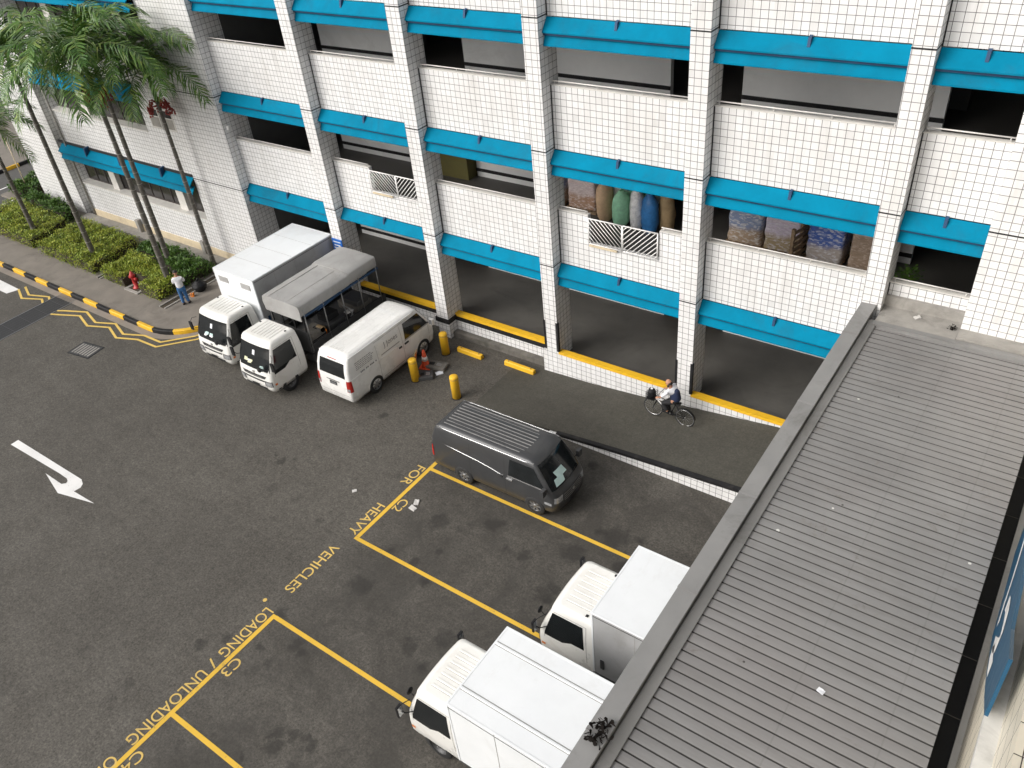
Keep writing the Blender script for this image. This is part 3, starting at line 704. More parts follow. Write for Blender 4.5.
# blue notice on the second column
sg = thing('wall_sign', 'small bright blue notice with white lines on the column behind the trucks', 'sign', (-22.93, YC - .03, 2.6))
b = MB(); b.box(-.28, .28, -.01, .02, -.42, .42, 'sign_blue2'); b.build('sign_panel', sg, .02)
b = MB()
for i, (w0, zz) in enumerate(((.2, .3), (.16, .16), (.2, .04), (.12, -.08), (.18, -.2))): b.box(-w0, w0, -.016, -.01, zz - .025, zz + .02, 'white_metal')
b.build('sign_writing', sg)

# ================================================================== CANOPY ROOF (right)
can = thing('canopy_roof', 'long grey corrugated metal canopy roof with metal edge capping', 'canopy', (-1.5, 5, 0))
Y0, Y1 = -12.0, 18.05
b = MB(); prof = []; p = .1985; y = Y0
while y < Y1:
    for dy, dz in ((0, 0), (.007, -.04), (.037, -.04), (.044, 0), (.07, .001), (.10, .0), (.14, .002), (.17, .0)): prof.append((y + dy, 5.36 + dz))
    y += p
b.grid([[(x, yy, zz) for yy, zz in prof] for x in (-3.13, -1.3, .585)], 'sheet', False)
gi = b.mi('groove')
for q in range(len(b.f)):
    if (q % (len(prof) - 1)) % 8 in (0, 1, 2): b.m[q] = gi
o = wb(b, 'roof_sheet', can)
sol = o.modifiers.new('s', 'SOLIDIFY'); sol.thickness = .012; sol.offset = -1
b = MB(); b.box(-3.35, .58, Y0, 18.3, 4.95, 5.25, 'conc_dark'); wb(b, 'roof_deck', can)
b = MB(); b.box(-3.62, -3.34, Y0, 18.70, 4.3, 5.56, 'roofcap'); wb(b, 'parapet', can)
b = MB()
ys = [Y0, -6, -2, 2.0, 5.42, 8.46, 11.07, 14.24, 17.25, 18.705]
for a_, c_ in zip(ys, ys[1:]):
    b.prism([(-3.66, a_ + .01, 5.50), (-3.66, a_ + .01, 5.585), (-3.31, a_ + .01, 5.60), (-3.31, a_ + .01, 5.52)], (0, c_ - a_ - .02, 0), 'roofcap')
    b.prism([(-3.665, c_ - .04, 5.50), (-3.665, c_ - .04, 5.592), (-3.305, c_ - .04, 5.607), (-3.305, c_ - .04, 5.52)], (0, .07, 0), 'sheet')
wb(b, 'capping', can)
b = MB(); b.prism([(-3.30, Y0, 5.40), (-3.30, Y0, 5.47), (-3.275, Y0, 5.47), (-3.12, Y0, 5.42), (-3.12, Y0, 5.40)], (0, 18.2 - Y0, 0), 'roofcap'); wb(b, 'flashing', can)
# wet dark gutter along the far side
b = MB(); b.box(.50, .885, Y0, 18.3, 4.28, 4.32, 'joint')
yy = Y0
while yy < 18.6: b.box(.60, .90, yy, yy + .015, 4.321, 4.330, 'conc_dark'); yy += 1.25
wb(b, 'gutter', can)
# concrete upstand at the building
b = MB(); b.box(-3.19, -1.39, 18.25, 19.15, 4.3, 5.44, 'conc'); b.box(-3.19, -1.39, 19.05, 19.153, 5.44, 5.72, 'conc'); b.box(-1.38, .9, 18.3, 18.70, 4.3, 5.50, 'conc'); b.box(-3.28, .9, 18.08, 18.26, 5.2, 5.45, 'roofcap'); wb(b, 'upstand', can)
for x, y in ((-3.4, -6), (-3.4, 0), (-3.4, 6), (-.2, -6), (-.2, 0), (-.2, 6), (-.2, 12), (-.2, 17)):
    b = MB(); b.box(x - .2, x + .2, y - .2, y + .2, 0, 4.55, 'tile') if x > -1 else b.box(x - .05, x + .15, y - .1, y + .1, 2.9, 4.55, 'conc'); 
    if x > -1: wb(b, 'post', can)

# ================================================================== NEAR BUILDING (right edge)
nb = thing('office_building', 'cream tiled building wall with pale ledges at the right edge of the picture', 'building', (2, 5, 0))
b = MB(); b.box(.98, 1.10, -14, 18.4, 0, 6.72, 'tile_cream'); wb(b, 'lower_wall', nb)
b = MB(); b.box(.885, .98, -14, 18.4, 4.1, 4.40, 'conc_l'); wb(b, 'lower_ledge', nb)
b = MB(); b.box(.94, 1.14, -14, 18.4, 6.721, 6.9, 'conc_l'); wb(b, 'upper_ledge', nb)
b = MB(); b.box(1.14, 1.30, -14, 18.4, 6.9, 8.28, 'tile_cream'); wb(b, 'upper_wall', nb)
b = MB(); b.box(1.42, 1.46, -14, 18.4, 8.28, 9.9, 'win')
for i in range(22): b.box(1.36, 1.47, -14 + i * 1.5, -13.94 + i * 1.5, 8.28, 9.9, 'frame_dark')
wb(b, 'window_band', nb)
b = MB(); b.box(1.14, 1.30, -14, 18.4, 9.9, 12.6, 'tile_cream'); b.box(1.3, 9, -14, 18.4, 12.3, 12.6, 'conc'); b.box(8.8, 9, -14, 18.4, 0, 12.3, 'tile_cream'); b.box(1.1, 9, 18.2, 18.4, 0, 12.3, 'tile_cream'); b.box(1.1, 9, -14, -13.8, 0, 12.3, 'tile_cream'); wb(b, 'outer_wall', nb)
bs = thing('wall_sign', 'large blue sign with white lettering on the cream wall at the right edge', 'sign', (.93, 10, 6))
b = MB(); out = [(7.45, 7.1), (8.2, 6.5), (9.1, 5.9), (10.3, 5.3), (12.5, 5.1), (13.5, 6.2), (13.5, 6.9), (10.7, 6.95), (8.6, 7.5), (7.6, 8.1)]
b.prism([(-.02, y - 10, z - 6) for y, z in out], (.045, 0, 0), 'sign_blue'); b.build('sign_box', bs)
b = MB()
def stroke(pts, r):
    P = [Vector((0, y - 10, z - 6)) for y, z in pts]; L = []; R = []
    for i, p in enumerate(P):
        d = (P[min(i + 1, len(P) - 1)] - P[max(i - 1, 0)]).normalized(); n = Vector((0, -d.z, d.y)); L.append(p + n * r + Vector((-.026, 0, 0))); R.append(p - n * r + Vector((-.026, 0, 0)))
    b.grid([L, R], 'white_metal', False)
stroke([(11.9, 6.2), (11.4, 6.12), (10.97, 6.02), (10.5, 5.8), (10.2, 5.72)], .11)
stroke([(10.2, 6.25), (10.0, 6.42), (9.6, 6.6), (9.25, 6.62), (9.2, 6.4), (9.45, 6.1), (9.7, 5.88), (9.45, 5.98), (9.0, 6.2), (8.75, 6.38)], .12)
b.build('sign_lettering', bs)
# ================================================================== VEHICLES (local frame: +x forward, z = 0 road)
class Shell:
    """levels: (z, x_rear, x_front, half_width, r_rear, r_front, bow)"""
    def __init__(s, L): s.L = L
    def at(s, z):
        L = s.L
        if z <= L[0][0]: return L[0][1:]
        for a, b in zip(L, L[1:]):
            if a[0] <= z <= b[0]:
                f = (z - a[0]) / (b[0] - a[0]); return tuple(p + (q - p) * f for p, q in zip(a[1:], b[1:]))
        return L[-1][1:]
    def outline(s, lv):
        z, xr, xf, w, rr, rf, bow = lv; h = []
        for k in range(4): h.append((xf - bow * (k / 4) ** 2 * ((w - rf) / w) ** 2, (w - rf) * k / 4))
        for k in range(6):
            a = pi / 2 * k / 5; h.append((xf - bow * ((w - rf) / w) ** 2 - rf + rf * cos(a), w - rf + rf * sin(a)))
        for k in range(1, 9): h.append((xf - bow - rf + (xr + rr - (xf - bow - rf)) * k / 9, w))
        for k in range(6):
            a = pi / 2 * k / 5; h.append((xr + rr - rr * sin(a), w - rr + rr * cos(a)))
        for k in range(1, 4): h.append((xr, (w - rr) * (1 - k / 3)))
        return [(x, y, z) for x, y in h] + [(x, -y, z) for x, y in h[1:-1][::-1]]
    def mesh(s, m):
        b = MB(); rows = [s.outline(l) for l in s.L]; b.grid(rows, m, True, True); n = len(rows[0])
        b.f.append(tuple(range(n))[::-1]); b.m.append(0); b.sm.append(False)
        e = (len(rows) - 1) * n; b.f.append(tuple(range(e, e + n))); b.m.append(0); b.sm.append(False)
        return b
    def side(s, x, z, off, sg):
        xr, xf, w, rr, rf, bow = s.at(z); y = w
        xc = xf - bow * ((w - rf) / w) ** 2 - rf
        if x > xc: y = w - rf + sqrt(max(0, rf * rf - min(rf, x - xc) ** 2))
        if x < xr + rr: y = w - rr + sqrt(max(0, rr * rr - min(rr, xr + rr - x) ** 2))
        return Vector((x, sg * (y + off), z))
    def front(s, y, z, off, back=False):
        xr, xf, w, rr, rf, bow = s.at(z)
        if back:
            x = xr; 
            if abs(y) > w - rr: x = xr + rr - sqrt(max(0, rr * rr - min(rr, abs(y) - w + rr) ** 2))
            return Vector((x - off, y, z))
        t = min(abs(y), w - rf); x = xf - bow * (t / w) ** 2
        if abs(y) > w - rf: x += -rf + sqrt(max(0, rf * rf - min(rf, abs(y) - w + rf) ** 2))
        return Vector((x + off, y, z + off * .4))
    def panel(s, b, kind, q, m, off=.006, sg=1, n=8, smooth=True):
        """q: (a0,a1) at z0 and (b0,b1) at z1 -> (z0,a0,a1,z1,b0,b1)"""
        z0, a0, a1, z1, b0, b1 = q; rows = []
        for i in range(n + 1):
            v = i / n; z = z0 + (z1 - z0) * v; row = []
            for j in range(n + 1):
                u = j / n; t = (a0 + (a1 - a0) * u) * (1 - v) + (b0 + (b1 - b0) * u) * v
                row.append(s.side(t, z, off, sg) if kind == 'side' else s.front(t, z, off, kind == 'back'))
            rows.append(row)
        b.grid(rows, m, smooth)
        return b
def cut(o, cyl):
    """cut wheel arches out of a body"""
    c = MB()
    for x, y0, y1, r, z in cyl: c.lathe([(r, y0), (r, y1)], 'chassis', (x, 0, z), 'Y', 28)
    co = c.build('cutter'); co.data.flip_normals() if False else None
    import bmesh
    for q in (o, co):
        bm = bmesh.new(); bm.from_mesh(q.data); bmesh.ops.recalc_face_normals(bm, faces=bm.faces); bm.to_mesh(q.data); bm.free()
    md = o.modifiers.new('b', 'BOOLEAN'); md.object = co; md.operation = 'DIFFERENCE'; md.solver = 'EXACT'
    try: md.material_mode = 'TRANSFER'
    except Exception: pass
    bake_mod(o); bpy.data.objects.remove(co)
def wheel(parent, x, y, sg, r=.33, wd=.2, hub='hub', dual=False):
    b = MB(); h = wd / 2
    def ring(y0): b.lathe([(r * .62, y0 - h), (r * .93, y0 - h), (r, y0 - h * .7), (r, y0 + h * .7), (r * .93, y0 + h), (r * .62, y0 + h)], 'rubber', n=28, axis='Y', caps=False)
    ring(0)
    if dual: ring(-sg * (wd + .04))
    o = b.build('wheel', parent); o.location = (x, y, r)
    c = MB()
    if hub == 'hub':
        c.lathe([(.001, sg * h * .35), (r * .2, sg * h * .35), (r * .64, sg * h * .2), (r * .66, sg * h * .9)], 'hub_dark', axis='Y', n=28, caps=False)
        for k in range(7):
            a = 2 * pi * k / 7; R_ = Matrix.Rotation(a, 3, 'Y')
            c.box(r * .12, r * .62, -.018 + sg * h * .62, .018 + sg * h * .62, -.028, .028, 'hub', R_)
        c.lathe([(.001, sg * h * .85), (r * .17, sg * h * .8), (r * .2, sg * h * .5)], 'hub', axis='Y', n=16)
        c.lathe([(r * .58, sg * h * .6), (r * .66, sg * h * .92), (r * .60, sg * h * .95)], 'hub', axis='Y', n=28, caps=False)
    else:
        c.lathe([(.001, sg * h * .5), (r * .22, sg * h * .5), (r * .3, sg * h * .1), (r * .55, sg * h * .2), (r * .62, sg * h * .95)], 'hub_dark' if hub == 'dark' else 'conc', axis='Y', n=24, caps=False)
        for k in range(6):
            a = 2 * pi * k / 6; c.lathe([(.018, sg * h * .5), (.018, sg * h * .62)], 'hub', (r * .38 * cos(a), 0, r * .38 * sin(a)), 'Y', 8)
    c.build('rim', o)
    return o

def van(name, label, loc, rz, paint, grey):
    t = thing(name, label, 'van', loc, rz, 'panel vans')
    S = Shell([(.20, -2.10, 2.02, .70, .12, .30, .10), (.34, -2.20, 2.28, .775, .10, .26, .10), (.62, -2.21, 2.31, .795, .10, .24, .10), (.88, -2.20, 2.29, .795, .10, .22, .09),
               (1.02, -2.19, 2.24, .79, .10, .22, .09), (1.12, -2.18, 2.16, .785, .10, .18, .09), (1.5, -2.12, 1.90, .755, .10, .16, .08), (1.80, -2.02, 1.69, .71, .10, .14, .07),
               (1.90, -1.96, 1.60, .68, .10, .14, .06), (1.955, -1.90, 1.50, .635, .12, .14, .05), (1.985, -1.78, 1.34, .55, .14, .14, .04), (1.995, -1.5, 1.1, .35, .1, .1, .02)])
    body = S.mesh(paint).build('body', t)
    cut(body, [(x, sg * .45, sg * 1.1, .405, .35) for x in (-1.03, 1.49) for sg in (1, -1)])
    sm = 'seam' if not grey else 'seam_dark'
    # roof ribs
    b = MB()
    ys = [-.50 + .125 * i for i in range(9)]
    for y in ys:
        x1_ = 1.18 - .5 * (abs(y) / .5) ** 3 * .3; zz = 1.988 if abs(y) < .32 else 1.982
        b.prism([(-1.74, y - .024, zz - .015), (-1.74, y - .014, zz + .012), (-1.74, y + .014, zz + .012), (-1.74, y + .024, zz - .015)], (x1_ - .1 + 1.74, 0, 0), 'grey_rib' if grey else paint)  # grey van: lighter rib colour paints in the rib highlights
        if not grey: b.box(-1.74, x1_ - .12, y + .044, y + .05, zz - .02, zz + .0045, 'seam')
        else: b.box(-1.74, x1_ - .12, y + .045, y + .06, zz - .02, zz + .008, 'seam_dark')
    b.build('roof_ribs', t)
    # drip rails
    for sg in (1, -1):
        b = MB(); pts = [S.side(x, 1.905, .010, sg) for x in [-1.92 + .285 * i for i in range(13)]]; b.tube(pts, .016, 'chrome' if grey else paint, 6); b.build('drip_rail', t)
    # glazing
    b = MB(); S.panel(b, 'front', (1.12, -.72, .72, 1.86, -.62, .62), 'glass_dark', .008, n=14); ws = b.build('windscreen', t)
    if grey:
        for y0, y1, z0, z1, tl in ((-.52, -.14, 1.16, 1.34, .06), (-.30, .10, 1.30, 1.50, -.05), (-.42, -.2, 1.22, 1.3, 0)):
            c = MB(); S.panel(c, 'front', (z0, y0, y1, z1, y0 + tl, y1 + tl), 'paper', .013, n=4); c.build('dash_paper', ws)
    for sg in (1, -1):
        b = MB(); S.panel(b, 'side', (1.17, .66, 1.90, 1.78, .72, 1.52), 'glass_dark', .006, sg); b.build('side_window', t)
        b = MB(); S.panel(b, 'side', (1.12, .64, 1.95, 1.165, .64, 1.92), 'chrome' if grey else sm, .004, sg); b.build('window_trim', t)
        # door seams and creases
        b = MB()
        for x in (.52, 1.88): S.panel(b, 'side', (.42, x, x + .014, 1.83 if x < 1 else 1.1, x, x + .014), sm, .003, sg)
        for x in (-.72,): S.panel(b, 'side', (.38, x, x + .014, 1.86, x, x + .014), sm, .003, sg)
        S.panel(b, 'side', (1.825, -.72, 1.35, 1.835, -.72, 1.35), sm, .003, sg)
        S.panel(b, 'side', (.385, -.6, 1.0, .40, -.6, 1.0), 'seam_dark', .004, sg)
        b.build('door_seams', t)
        b = MB()
        if grey:
            pts = [S.side(x, z, .006, sg) for x, z in ((-2.12, 1.36), (-1.2, 1.31), (-.4, 1.24), (.1, 1.16), (.35, 1.10), (.48, 1.09))]; b.tube(pts, .012, 'chrome', 6)
        else:
            pts = [S.side(x, z, .004, sg) for x, z in ((-2.1, 1.17), (-1.2, 1.16), (-.4, 1.15), (.5, 1.14))]; b.tube(pts, .009, paint, 6)
        b.build('body_crease', t)
        b = MB(); b.box(.30, .44, -.02, .02, -.03, .03, 'seam_dark', at=tuple(S.side(0, 1.02, .012, sg)))
        b.box(.60, .80, -.02, .02, -.03, .03, 'chrome' if grey else 'seam_dark', at=tuple(S.side(0, 1.03, .015, sg))); b.build('door_handle', t, .006)
        # mirror
        p = S.side(1.90, 1.18, 0, sg); b = MB()
        b.tube([p, p + Vector((.03, sg * .10, .03))], .02, 'black', 6); b.box(-.05, .06, -.09, .09, -.11, .12, paint if not grey else 'van_grey', at=tuple(p + Vector((.04, sg * .17, .06)))); b.box(-.058, -.05, -.075, .075, -.09, .10, 'lamp', at=tuple(p + Vector((.04, sg * .17, .06)))); b.build('mirror', t, .015)
        # headlight, rear lamp
        b = MB(); S.panel(b, 'front', (.72, sg * .50, sg * .765, .92, sg * .47, sg * .75), 'lamp', .012, n=6); b.build('headlight', t)
        b = MB(); S.panel(b, 'side', (.62, 1.83, 2.08, .72, 1.86, 2.08), 'lamp' if grey else paint, .006, sg, 4); b.build('fog_lamp', t)
        b = MB(); S.panel(b, 'back', (.72, sg * .62, sg * .775, 1.16, sg * .64, sg * .765), 'red_lamp', .010, n=6); S.panel(b, 'side', (.72, -2.2, -2.08, 1.16, -2.17, -2.08), 'red_lamp', .01, sg, 5); S.panel(b, 'back', (.74, sg * .64, sg * .76, .86, sg * .64, sg * .76), 'lamp', .014, n=3); b.build('tail_lamp', t)
        for x in (-1.03, 1.49): wheel(t, x, sg * .705, sg, .34, .20)
    b = MB(); S.panel(b, 'front', (.60, -.46, .46, .90, -.44, .44), 'seam_dark', .006, n=8)
    for z in (.66, .73, .80, .87): S.panel(b, 'front', (z, -.44, .44, z + .022, -.44, .44), 'grey_rib' if grey else 'chrome', .014, n=8)
    b.build('grille', t)
    b = MB(); S.panel(b, 'front', (.25, -.6, .6, .42, -.62, .62), 'seam_dark', .006, n=8); b.build('bumper_intake', t)
    b = MB(); S.panel(b, 'front', (.44, -.17, .17, .54, -.17, .17), 'plate', .02, n=3); b.build('number_plate', t)
    b = MB(); S.panel(b, 'front', (.74, -.05, .05, .84, -.05, .05), 'chrome', .022, n=3); b.build('badge', t)
    # wipers
    b = MB()
    for y0, y1 in ((-.55, .0), (.05, .6)): b.tube([S.front(y0, 1.12, .02), S.front(y1, 1.17, .02)], .009, 'black', 5)
    b.build('wiper', t)
    # rear door
    b = MB(); S.panel(b, 'back', (1.22, -.60, .60, 1.74, -.555, .555), 'glass_dark', .008, n=8); rw_ = b.build('rear_window', t)
    b = MB(); S.panel(b, 'back', (1.0, -.30, .30, 1.03, -.30, .30), 'seam_dark', .012, n=4); b.build('rear_trim', t)
    b = MB(); S.panel(b, 'back', (.84, -.17, .17, .98, -.17, .17), 'plate', .012, n=3); pl = b.build('number_plate', t)
    c = MB()
    for k in range(6): S.panel(c, 'back', (.88, -.13 + k * .045, -.10 + k * .045, .94, -.13 + k * .045, -.10 + k * .045), 'lamp', .016, n=1)
    c.build('plate_characters', pl)
    b = MB(); S.panel(b, 'back', (.52, -.72, .72, .535, -.72, .72), sm, .004, n=6); S.panel(b, 'back', (1.80, -.2, .2, 1.825, -.2, .2), 'red_lamp', .012, n=3); b.build('rear_seam', t)
    b = MB(); b.box(-2.0, 2.0, -.6, .6, .17, .21, 'chassis'); b.build('underbody', t)
    return t, S
tg, SG = van('panel_van', 'dark grey panel van with ribbed roof parked across the end of the marked bay', (-11.50, 13.60, 0), RAD(.5), 'van_grey', True); tg.scale = (1, 1, .95)
tw, SW = van('panel_van', 'white panel van parked beside the tarpaulin truck with grey lettering on its side', (-18.76, 15.92, 0), RAD(90), 'van_white', False)
# lettering on the white van's right side: a logo word, lines of small print and a bold line
def side_mark(S, root, s, x0, z0, x1, h, name, m='decal', sg=-1):
    cu = bpy.data.curves.new('t', 'FONT'); cu.body = s; cu.size = 1; o = bpy.data.objects.new('t', cu); COL.objects.link(o)
    dg = bpy.context.evaluated_depsgraph_get(); dg.update(); me = bpy.data.meshes.new_from_object(o.evaluated_get(dg)); bpy.data.objects.remove(o)
    xs = [v.co.x for v in me.vertices]; ys = [v.co.y for v in me.vertices]; a, c, d, e = min(xs), max(xs), min(ys), max(ys)
    for v in me.vertices:
        u = (v.co.x - a) / (c - a); k = (v.co.y - d) / (e - d); v.co = S.side(x0 + (x1 - x0) * u, z0 + h * k, .005, sg)
    me.materials.clear(); me.materials.append(M[m]); r = bpy.data.objects.new(name, me); COL.objects.link(r); r.parent = root
# right side of a van facing +x is -y; reading direction there runs rear to front
side_mark(SW, tw, 'J Jones', -.35, 1.40, .36, .24, 'logo')
for k in range(5):
    b = MB(); rr = random.Random(k); x = -1.75
    while x < -.95 - .1 * (k == 4):
        wd = rr.uniform(.05, .13); SW.panel(b, 'side', (1.62 - k * .062, x, x + wd, 1.642 - k * .062, x, x + wd), 'decal', .005, -1, 1); x += wd + .02
    b.build('small_print', tw)
b = MB(); rr = random.Random(9); x = -1.6
while x < -.8: SW.panel(b, 'side', (1.19, x, x + .05, 1.25, x, x + .05), 'decal', .006, -1, 1); x += .07 if rr.random() > .25 else .13
x = -.55
while x < .35: SW.panel(b, 'side', (1.24, x, x + .04, 1.275, x, x + .04), 'decal', .006, -1, 1); x += .05
b.build('bold_print', tw)

def cab_shell(w=.82):
    return Shell([(.34, -1.62, -.04, w - .05, .08, .14, .03), (.48, -1.64, .03, w - .01, .08, .15, .04), (.74, -1.65, .04, w, .08, .15, .05), (.98, -1.65, .01, w, .08, .15, .05), (1.18, -1.65, -.04, w, .08, .15, .05),
                  (1.55, -1.64, -.17, w - .02, .08, .14, .06), (1.92, -1.60, -.33, w - .06, .08, .13, .06), (2.05, -1.58, -.38, w - .075, .09, .12, .05), (2.12, -1.55, -.44, w - .11, .10, .13, .04), (2.155, -1.48, -.54, w - .19, .12, .14, .03)])
def cab(t, style, papers=True, w=.82):
    S = cab_shell(w)
    body = S.mesh('cab_white').build('cab', t)
    cut(body, [(-.78, sg * .40, sg * 1.1, .44, .38) for sg in (1, -1)])
    b = MB()
    for k in range(7):
        y = (-.45 + k * .15) * w / .82
        b.prism([(-1.42, y - .035, 2.145), (-1.42, y - .02, 2.166), (-1.42, y + .02, 2.166), (-1.42, y + .035, 2.145)], (.76, 0, 0), 'cab_white'); b.box(-1.42, -.66, y + .037, y + .044, 2.13, 2.158, 'seam')
    b.build('roof_ribs', body)
    b = MB(); S.panel(b, 'front', (1.15, -w * .93, w * .93, 1.95, -w * .845, w * .845), 'glass_dark', .008, n=12); ws = b.build('windscreen', t)
    rr = random.Random(style * 7 + 1)
    for k in range(5 if papers else 2):
        y = -.5 + rr.random() * .85; z = 1.25 + rr.random() * .10; c = MB(); S.panel(c, 'front', (z, y, y + rr.uniform(.12, .24), z + rr.uniform(.06, .13), y + .03, y + .19), rr.choice(['paper', 'paper', 'paper2', 'white_metal']), .012, n=3); c.build('dash_paper', ws)
    c = MB(); S.panel(c, 'front', (1.62, -.06, .06, 1.78, -.06, .06), 'shirt', .011, n=2); c.build('hanging_tag', ws)
    b = MB()
    for y0, y1 in ((-.6, -.05), (.02, .58)): b.tube([S.front(y0, 1.22, .02), S.front(y1, 1.30, .02)], .010, 'black', 5)
    b.build('wiper', t)
    # front: grille slots, lower bumper bar, lamps, plate
    b = MB(); S.panel(b, 'front', (.86, -.52, .52, .98, -.62, .62), 'seam_dark', .008, n=8); S.panel(b, 'front', (.74, -.50, .50, .80, -.52, .52), 'seam_dark', .008, n=8); b.build('grille', t)
    b = MB(); S.panel(b, 'front', (.895, -.40, .40, .925, -.42, .42), 'chrome', .018, n=8); S.panel(b, 'front', (1.00, -.06, .06, 1.07, -.06, .06), 'chrome', .012, n=3); b.build('badge', t)
    b = MB(); S.panel(b, 'front', (.36, -.55, .55, .52, -.55, .55), 'seam_dark', .009, n=8); b.build('bumper_intake', t)
    b = MB(); S.panel(b, 'front', (.555, -.77, .77, .570, -.77, .77), 'seam', .006, n=10); b.build('bumper_seam', t)
    b = MB(); S.panel(b, 'front', (.50, -.17, .17, .60, -.17, .17), 'plate', .03, n=3); b.build('number_plate', t)
    for sg in (1, -1):
        b = MB(); S.panel(b, 'front', (.585, sg * w * .56, sg * w * .965, .80, sg * w * .62, sg * w * .965), 'seam_dark', .010, n=6); S.panel(b, 'front', (.605, sg * w * .60, sg * w * .95, .775, sg * w * .66, sg * w * .95), 'lamp', .016, n=6); b.build('headlight', t)
        b = MB(); S.panel(b, 'side', (.62, -.22, -.12, .70, -.22, -.12), 'orange', .01, sg, 3); b.build('indicator', t)
        # side window with sloped lower front edge
        b = MB(); S.panel(b, 'side', (1.18, -1.28, -.24, 1.90, -1.24, -.46), 'glass_dark', .006, sg); S.panel(b, 'side', (1.04, -.70, -.22, 1.18, -.95, -.24), 'glass_dark', .006, sg, 4); b.build('side_window', t)
        b = MB()
        for q in ((.42, -1.36, -1.345, 1.95, -1.33, -1.315), (.95, -.22, -.206, 1.12, -.24, -.226), (1.935, -1.33, -.48, 1.948, -1.33, -.48)): S.panel(b, 'side', q, 'seam', .004, sg, 4)
        b.build('door_seams', t)
        b = MB(); b.box(-1.27, -1.10, -.02, .02, -.03, .03, 'seam_dark', at=tuple(S.side(0, 1.04, .015, sg))); b.build('door_handle', t, .006)
        b = MB(); S.panel(b, 'side', (.36, -.34, -.22, .42, -.34, -.22), 'seam_dark', .01, sg, 2); b.box(-1.45, -1.2, -.06, .02, -.02, .02, 'chassis', at=tuple(S.side(0, .42, .0, sg))); b.build('step', t)
        # mirror on a bent arm
        p = S.side(-.30, 1.35, 0, sg); q = p + Vector((.20, sg * .20, .12)); b = MB()
        b.tube([p, p + Vector((.12, sg * .12, .0)), q], .013, 'black', 6); b.tube([p + Vector((0, 0, .45)), p + Vector((.1, sg * .16, .42)), q + Vector((0, 0, .15))], .011, 'black', 6)
        b.box(-.025, .03, -.075, .075, -.17, .17, 'black', at=tuple(q)); b.box(-.033, -.026, -.06, .06, -.15, .15, 'lamp', at=tuple(q)); b.build('mirror', t, .01)
        wheel(t, -.78, sg * (w - .11), sg, .37, .2, 'dark')
        # roof rail lamp
        b = MB(); b.box(-1.30, -1.24, -.03, .03, 0, .03, 'black', at=(0, sg * (w - .22), 2.14)); b.build('roof_bracket', t)
    # bonnet front mirror disc
    b = MB(); p = S.front(.52, 1.16, .05); b.tube([p, p + Vector((.08, 0, .10))], .01, 'black', 5); b.lathe([(.001, -.01), (.09, -.005), (.09, .02), (.001, .03)], 'black', tuple(p + Vector((.1, 0, .14))), 'X', 14); b.build('front_mirror', t)
    b = MB(); b.tube([(-1.68, .55, .9), (-1.68, .55, 1.9)], .035, 'black', 8); b.build('snorkel', t)
    return S
def chassis(t, L, wb_, w=.82, hub='steel'):
    b = MB()
    for y in (-.36, .36): b.box(-L, -1.2, y - .04, y + .04, .62, .80, 'chassis')
    for i in range(6): b.box(-1.9 - i * (L - 2.2) / 5, -1.82 - i * (L - 2.2) / 5, -.36, .36, .64, .76, 'chassis')
    b.box(-2.6, -1.95, -.78, -.42, .45, .78, 'hub_dark'); b.box(-2.7, -2.0, .45, .78, .42, .72, 'hub_dark'); b.tube([(-wb_ - .78, -.6, .4), (-wb_ - .78, .6, .4)], .07, 'chassis', 8)
    b.box(-L, -L + .06, -.8, .8, .42, .56, 'chassis'); b.build('chassis', t)
    for sg in (1, -1):
        wheel(t, -wb_ - .78, sg * (w - .06), sg, .37, .2, 'steel', True)
        b = MB(); b.box(-wb_ - 1.25, -wb_ - .3, -.22, .22, .80, .82, 'chassis', at=(0, sg * (w - .15), 0)); b.build('mudguard', t)
def box_body(t, x0, x1, hw, z0, z1, style, top='box_white', side='box_white', front='box_white'):
    b = MB(); r = .03
    b.box(x0 + .01, x1 - .01, -hw + .01, hw - .01, z0 + .02, z1 - .02, side)
    # front and roof skins
    b.box(x1 - .012, x1, -hw + .03, hw - .03, z0 + .03, z1 - .03, front); b.box(x0 + .03, x1 - .03, -hw + .03, hw - .03, z1 - .022, z1 - .006, top)
    o = b.build('cargo_box', t)
    b = MB(); e = .045
    for y in (-hw, hw - e):
        for z in (z0, z1 - e): b.box(x0, x1, y, y + e, z, z + e, 'box_white' if z > 2 else 'hub_dark')
        for x in (x0, x1 - e): b.box(x, x + e, y, y + e, z0 + e, z1 - e, 'box_white')
    for x in (x0, x1 - e):
        for z in (z0, z1 - e): b.box(x, x + e, -hw + e, hw - e, z, z + e, 'box_white' if z > 2 else 'hub_dark')
    b.build('edge_rails', o, .006)
    b = MB()
    for sg in (1, -1):
        y = sg * hw
        for k in range(1, 4):
            x = x0 + (x1 - x0) * k / 4
            b.box(x - .006, x + .006, min(y - sg * .012, y - sg * .005), max(y - sg * .012, y - sg * .005), z0 + .06, z1 - .06, 'seam')
        b.box(x0 + .04, x1 - .04, min(y - sg * .02, y - sg * .004), max(y - sg * .02, y - sg * .004), z1 - .12, z1 - .105, 'seam_dark')
    b.build('panel_joints', o)
    return o
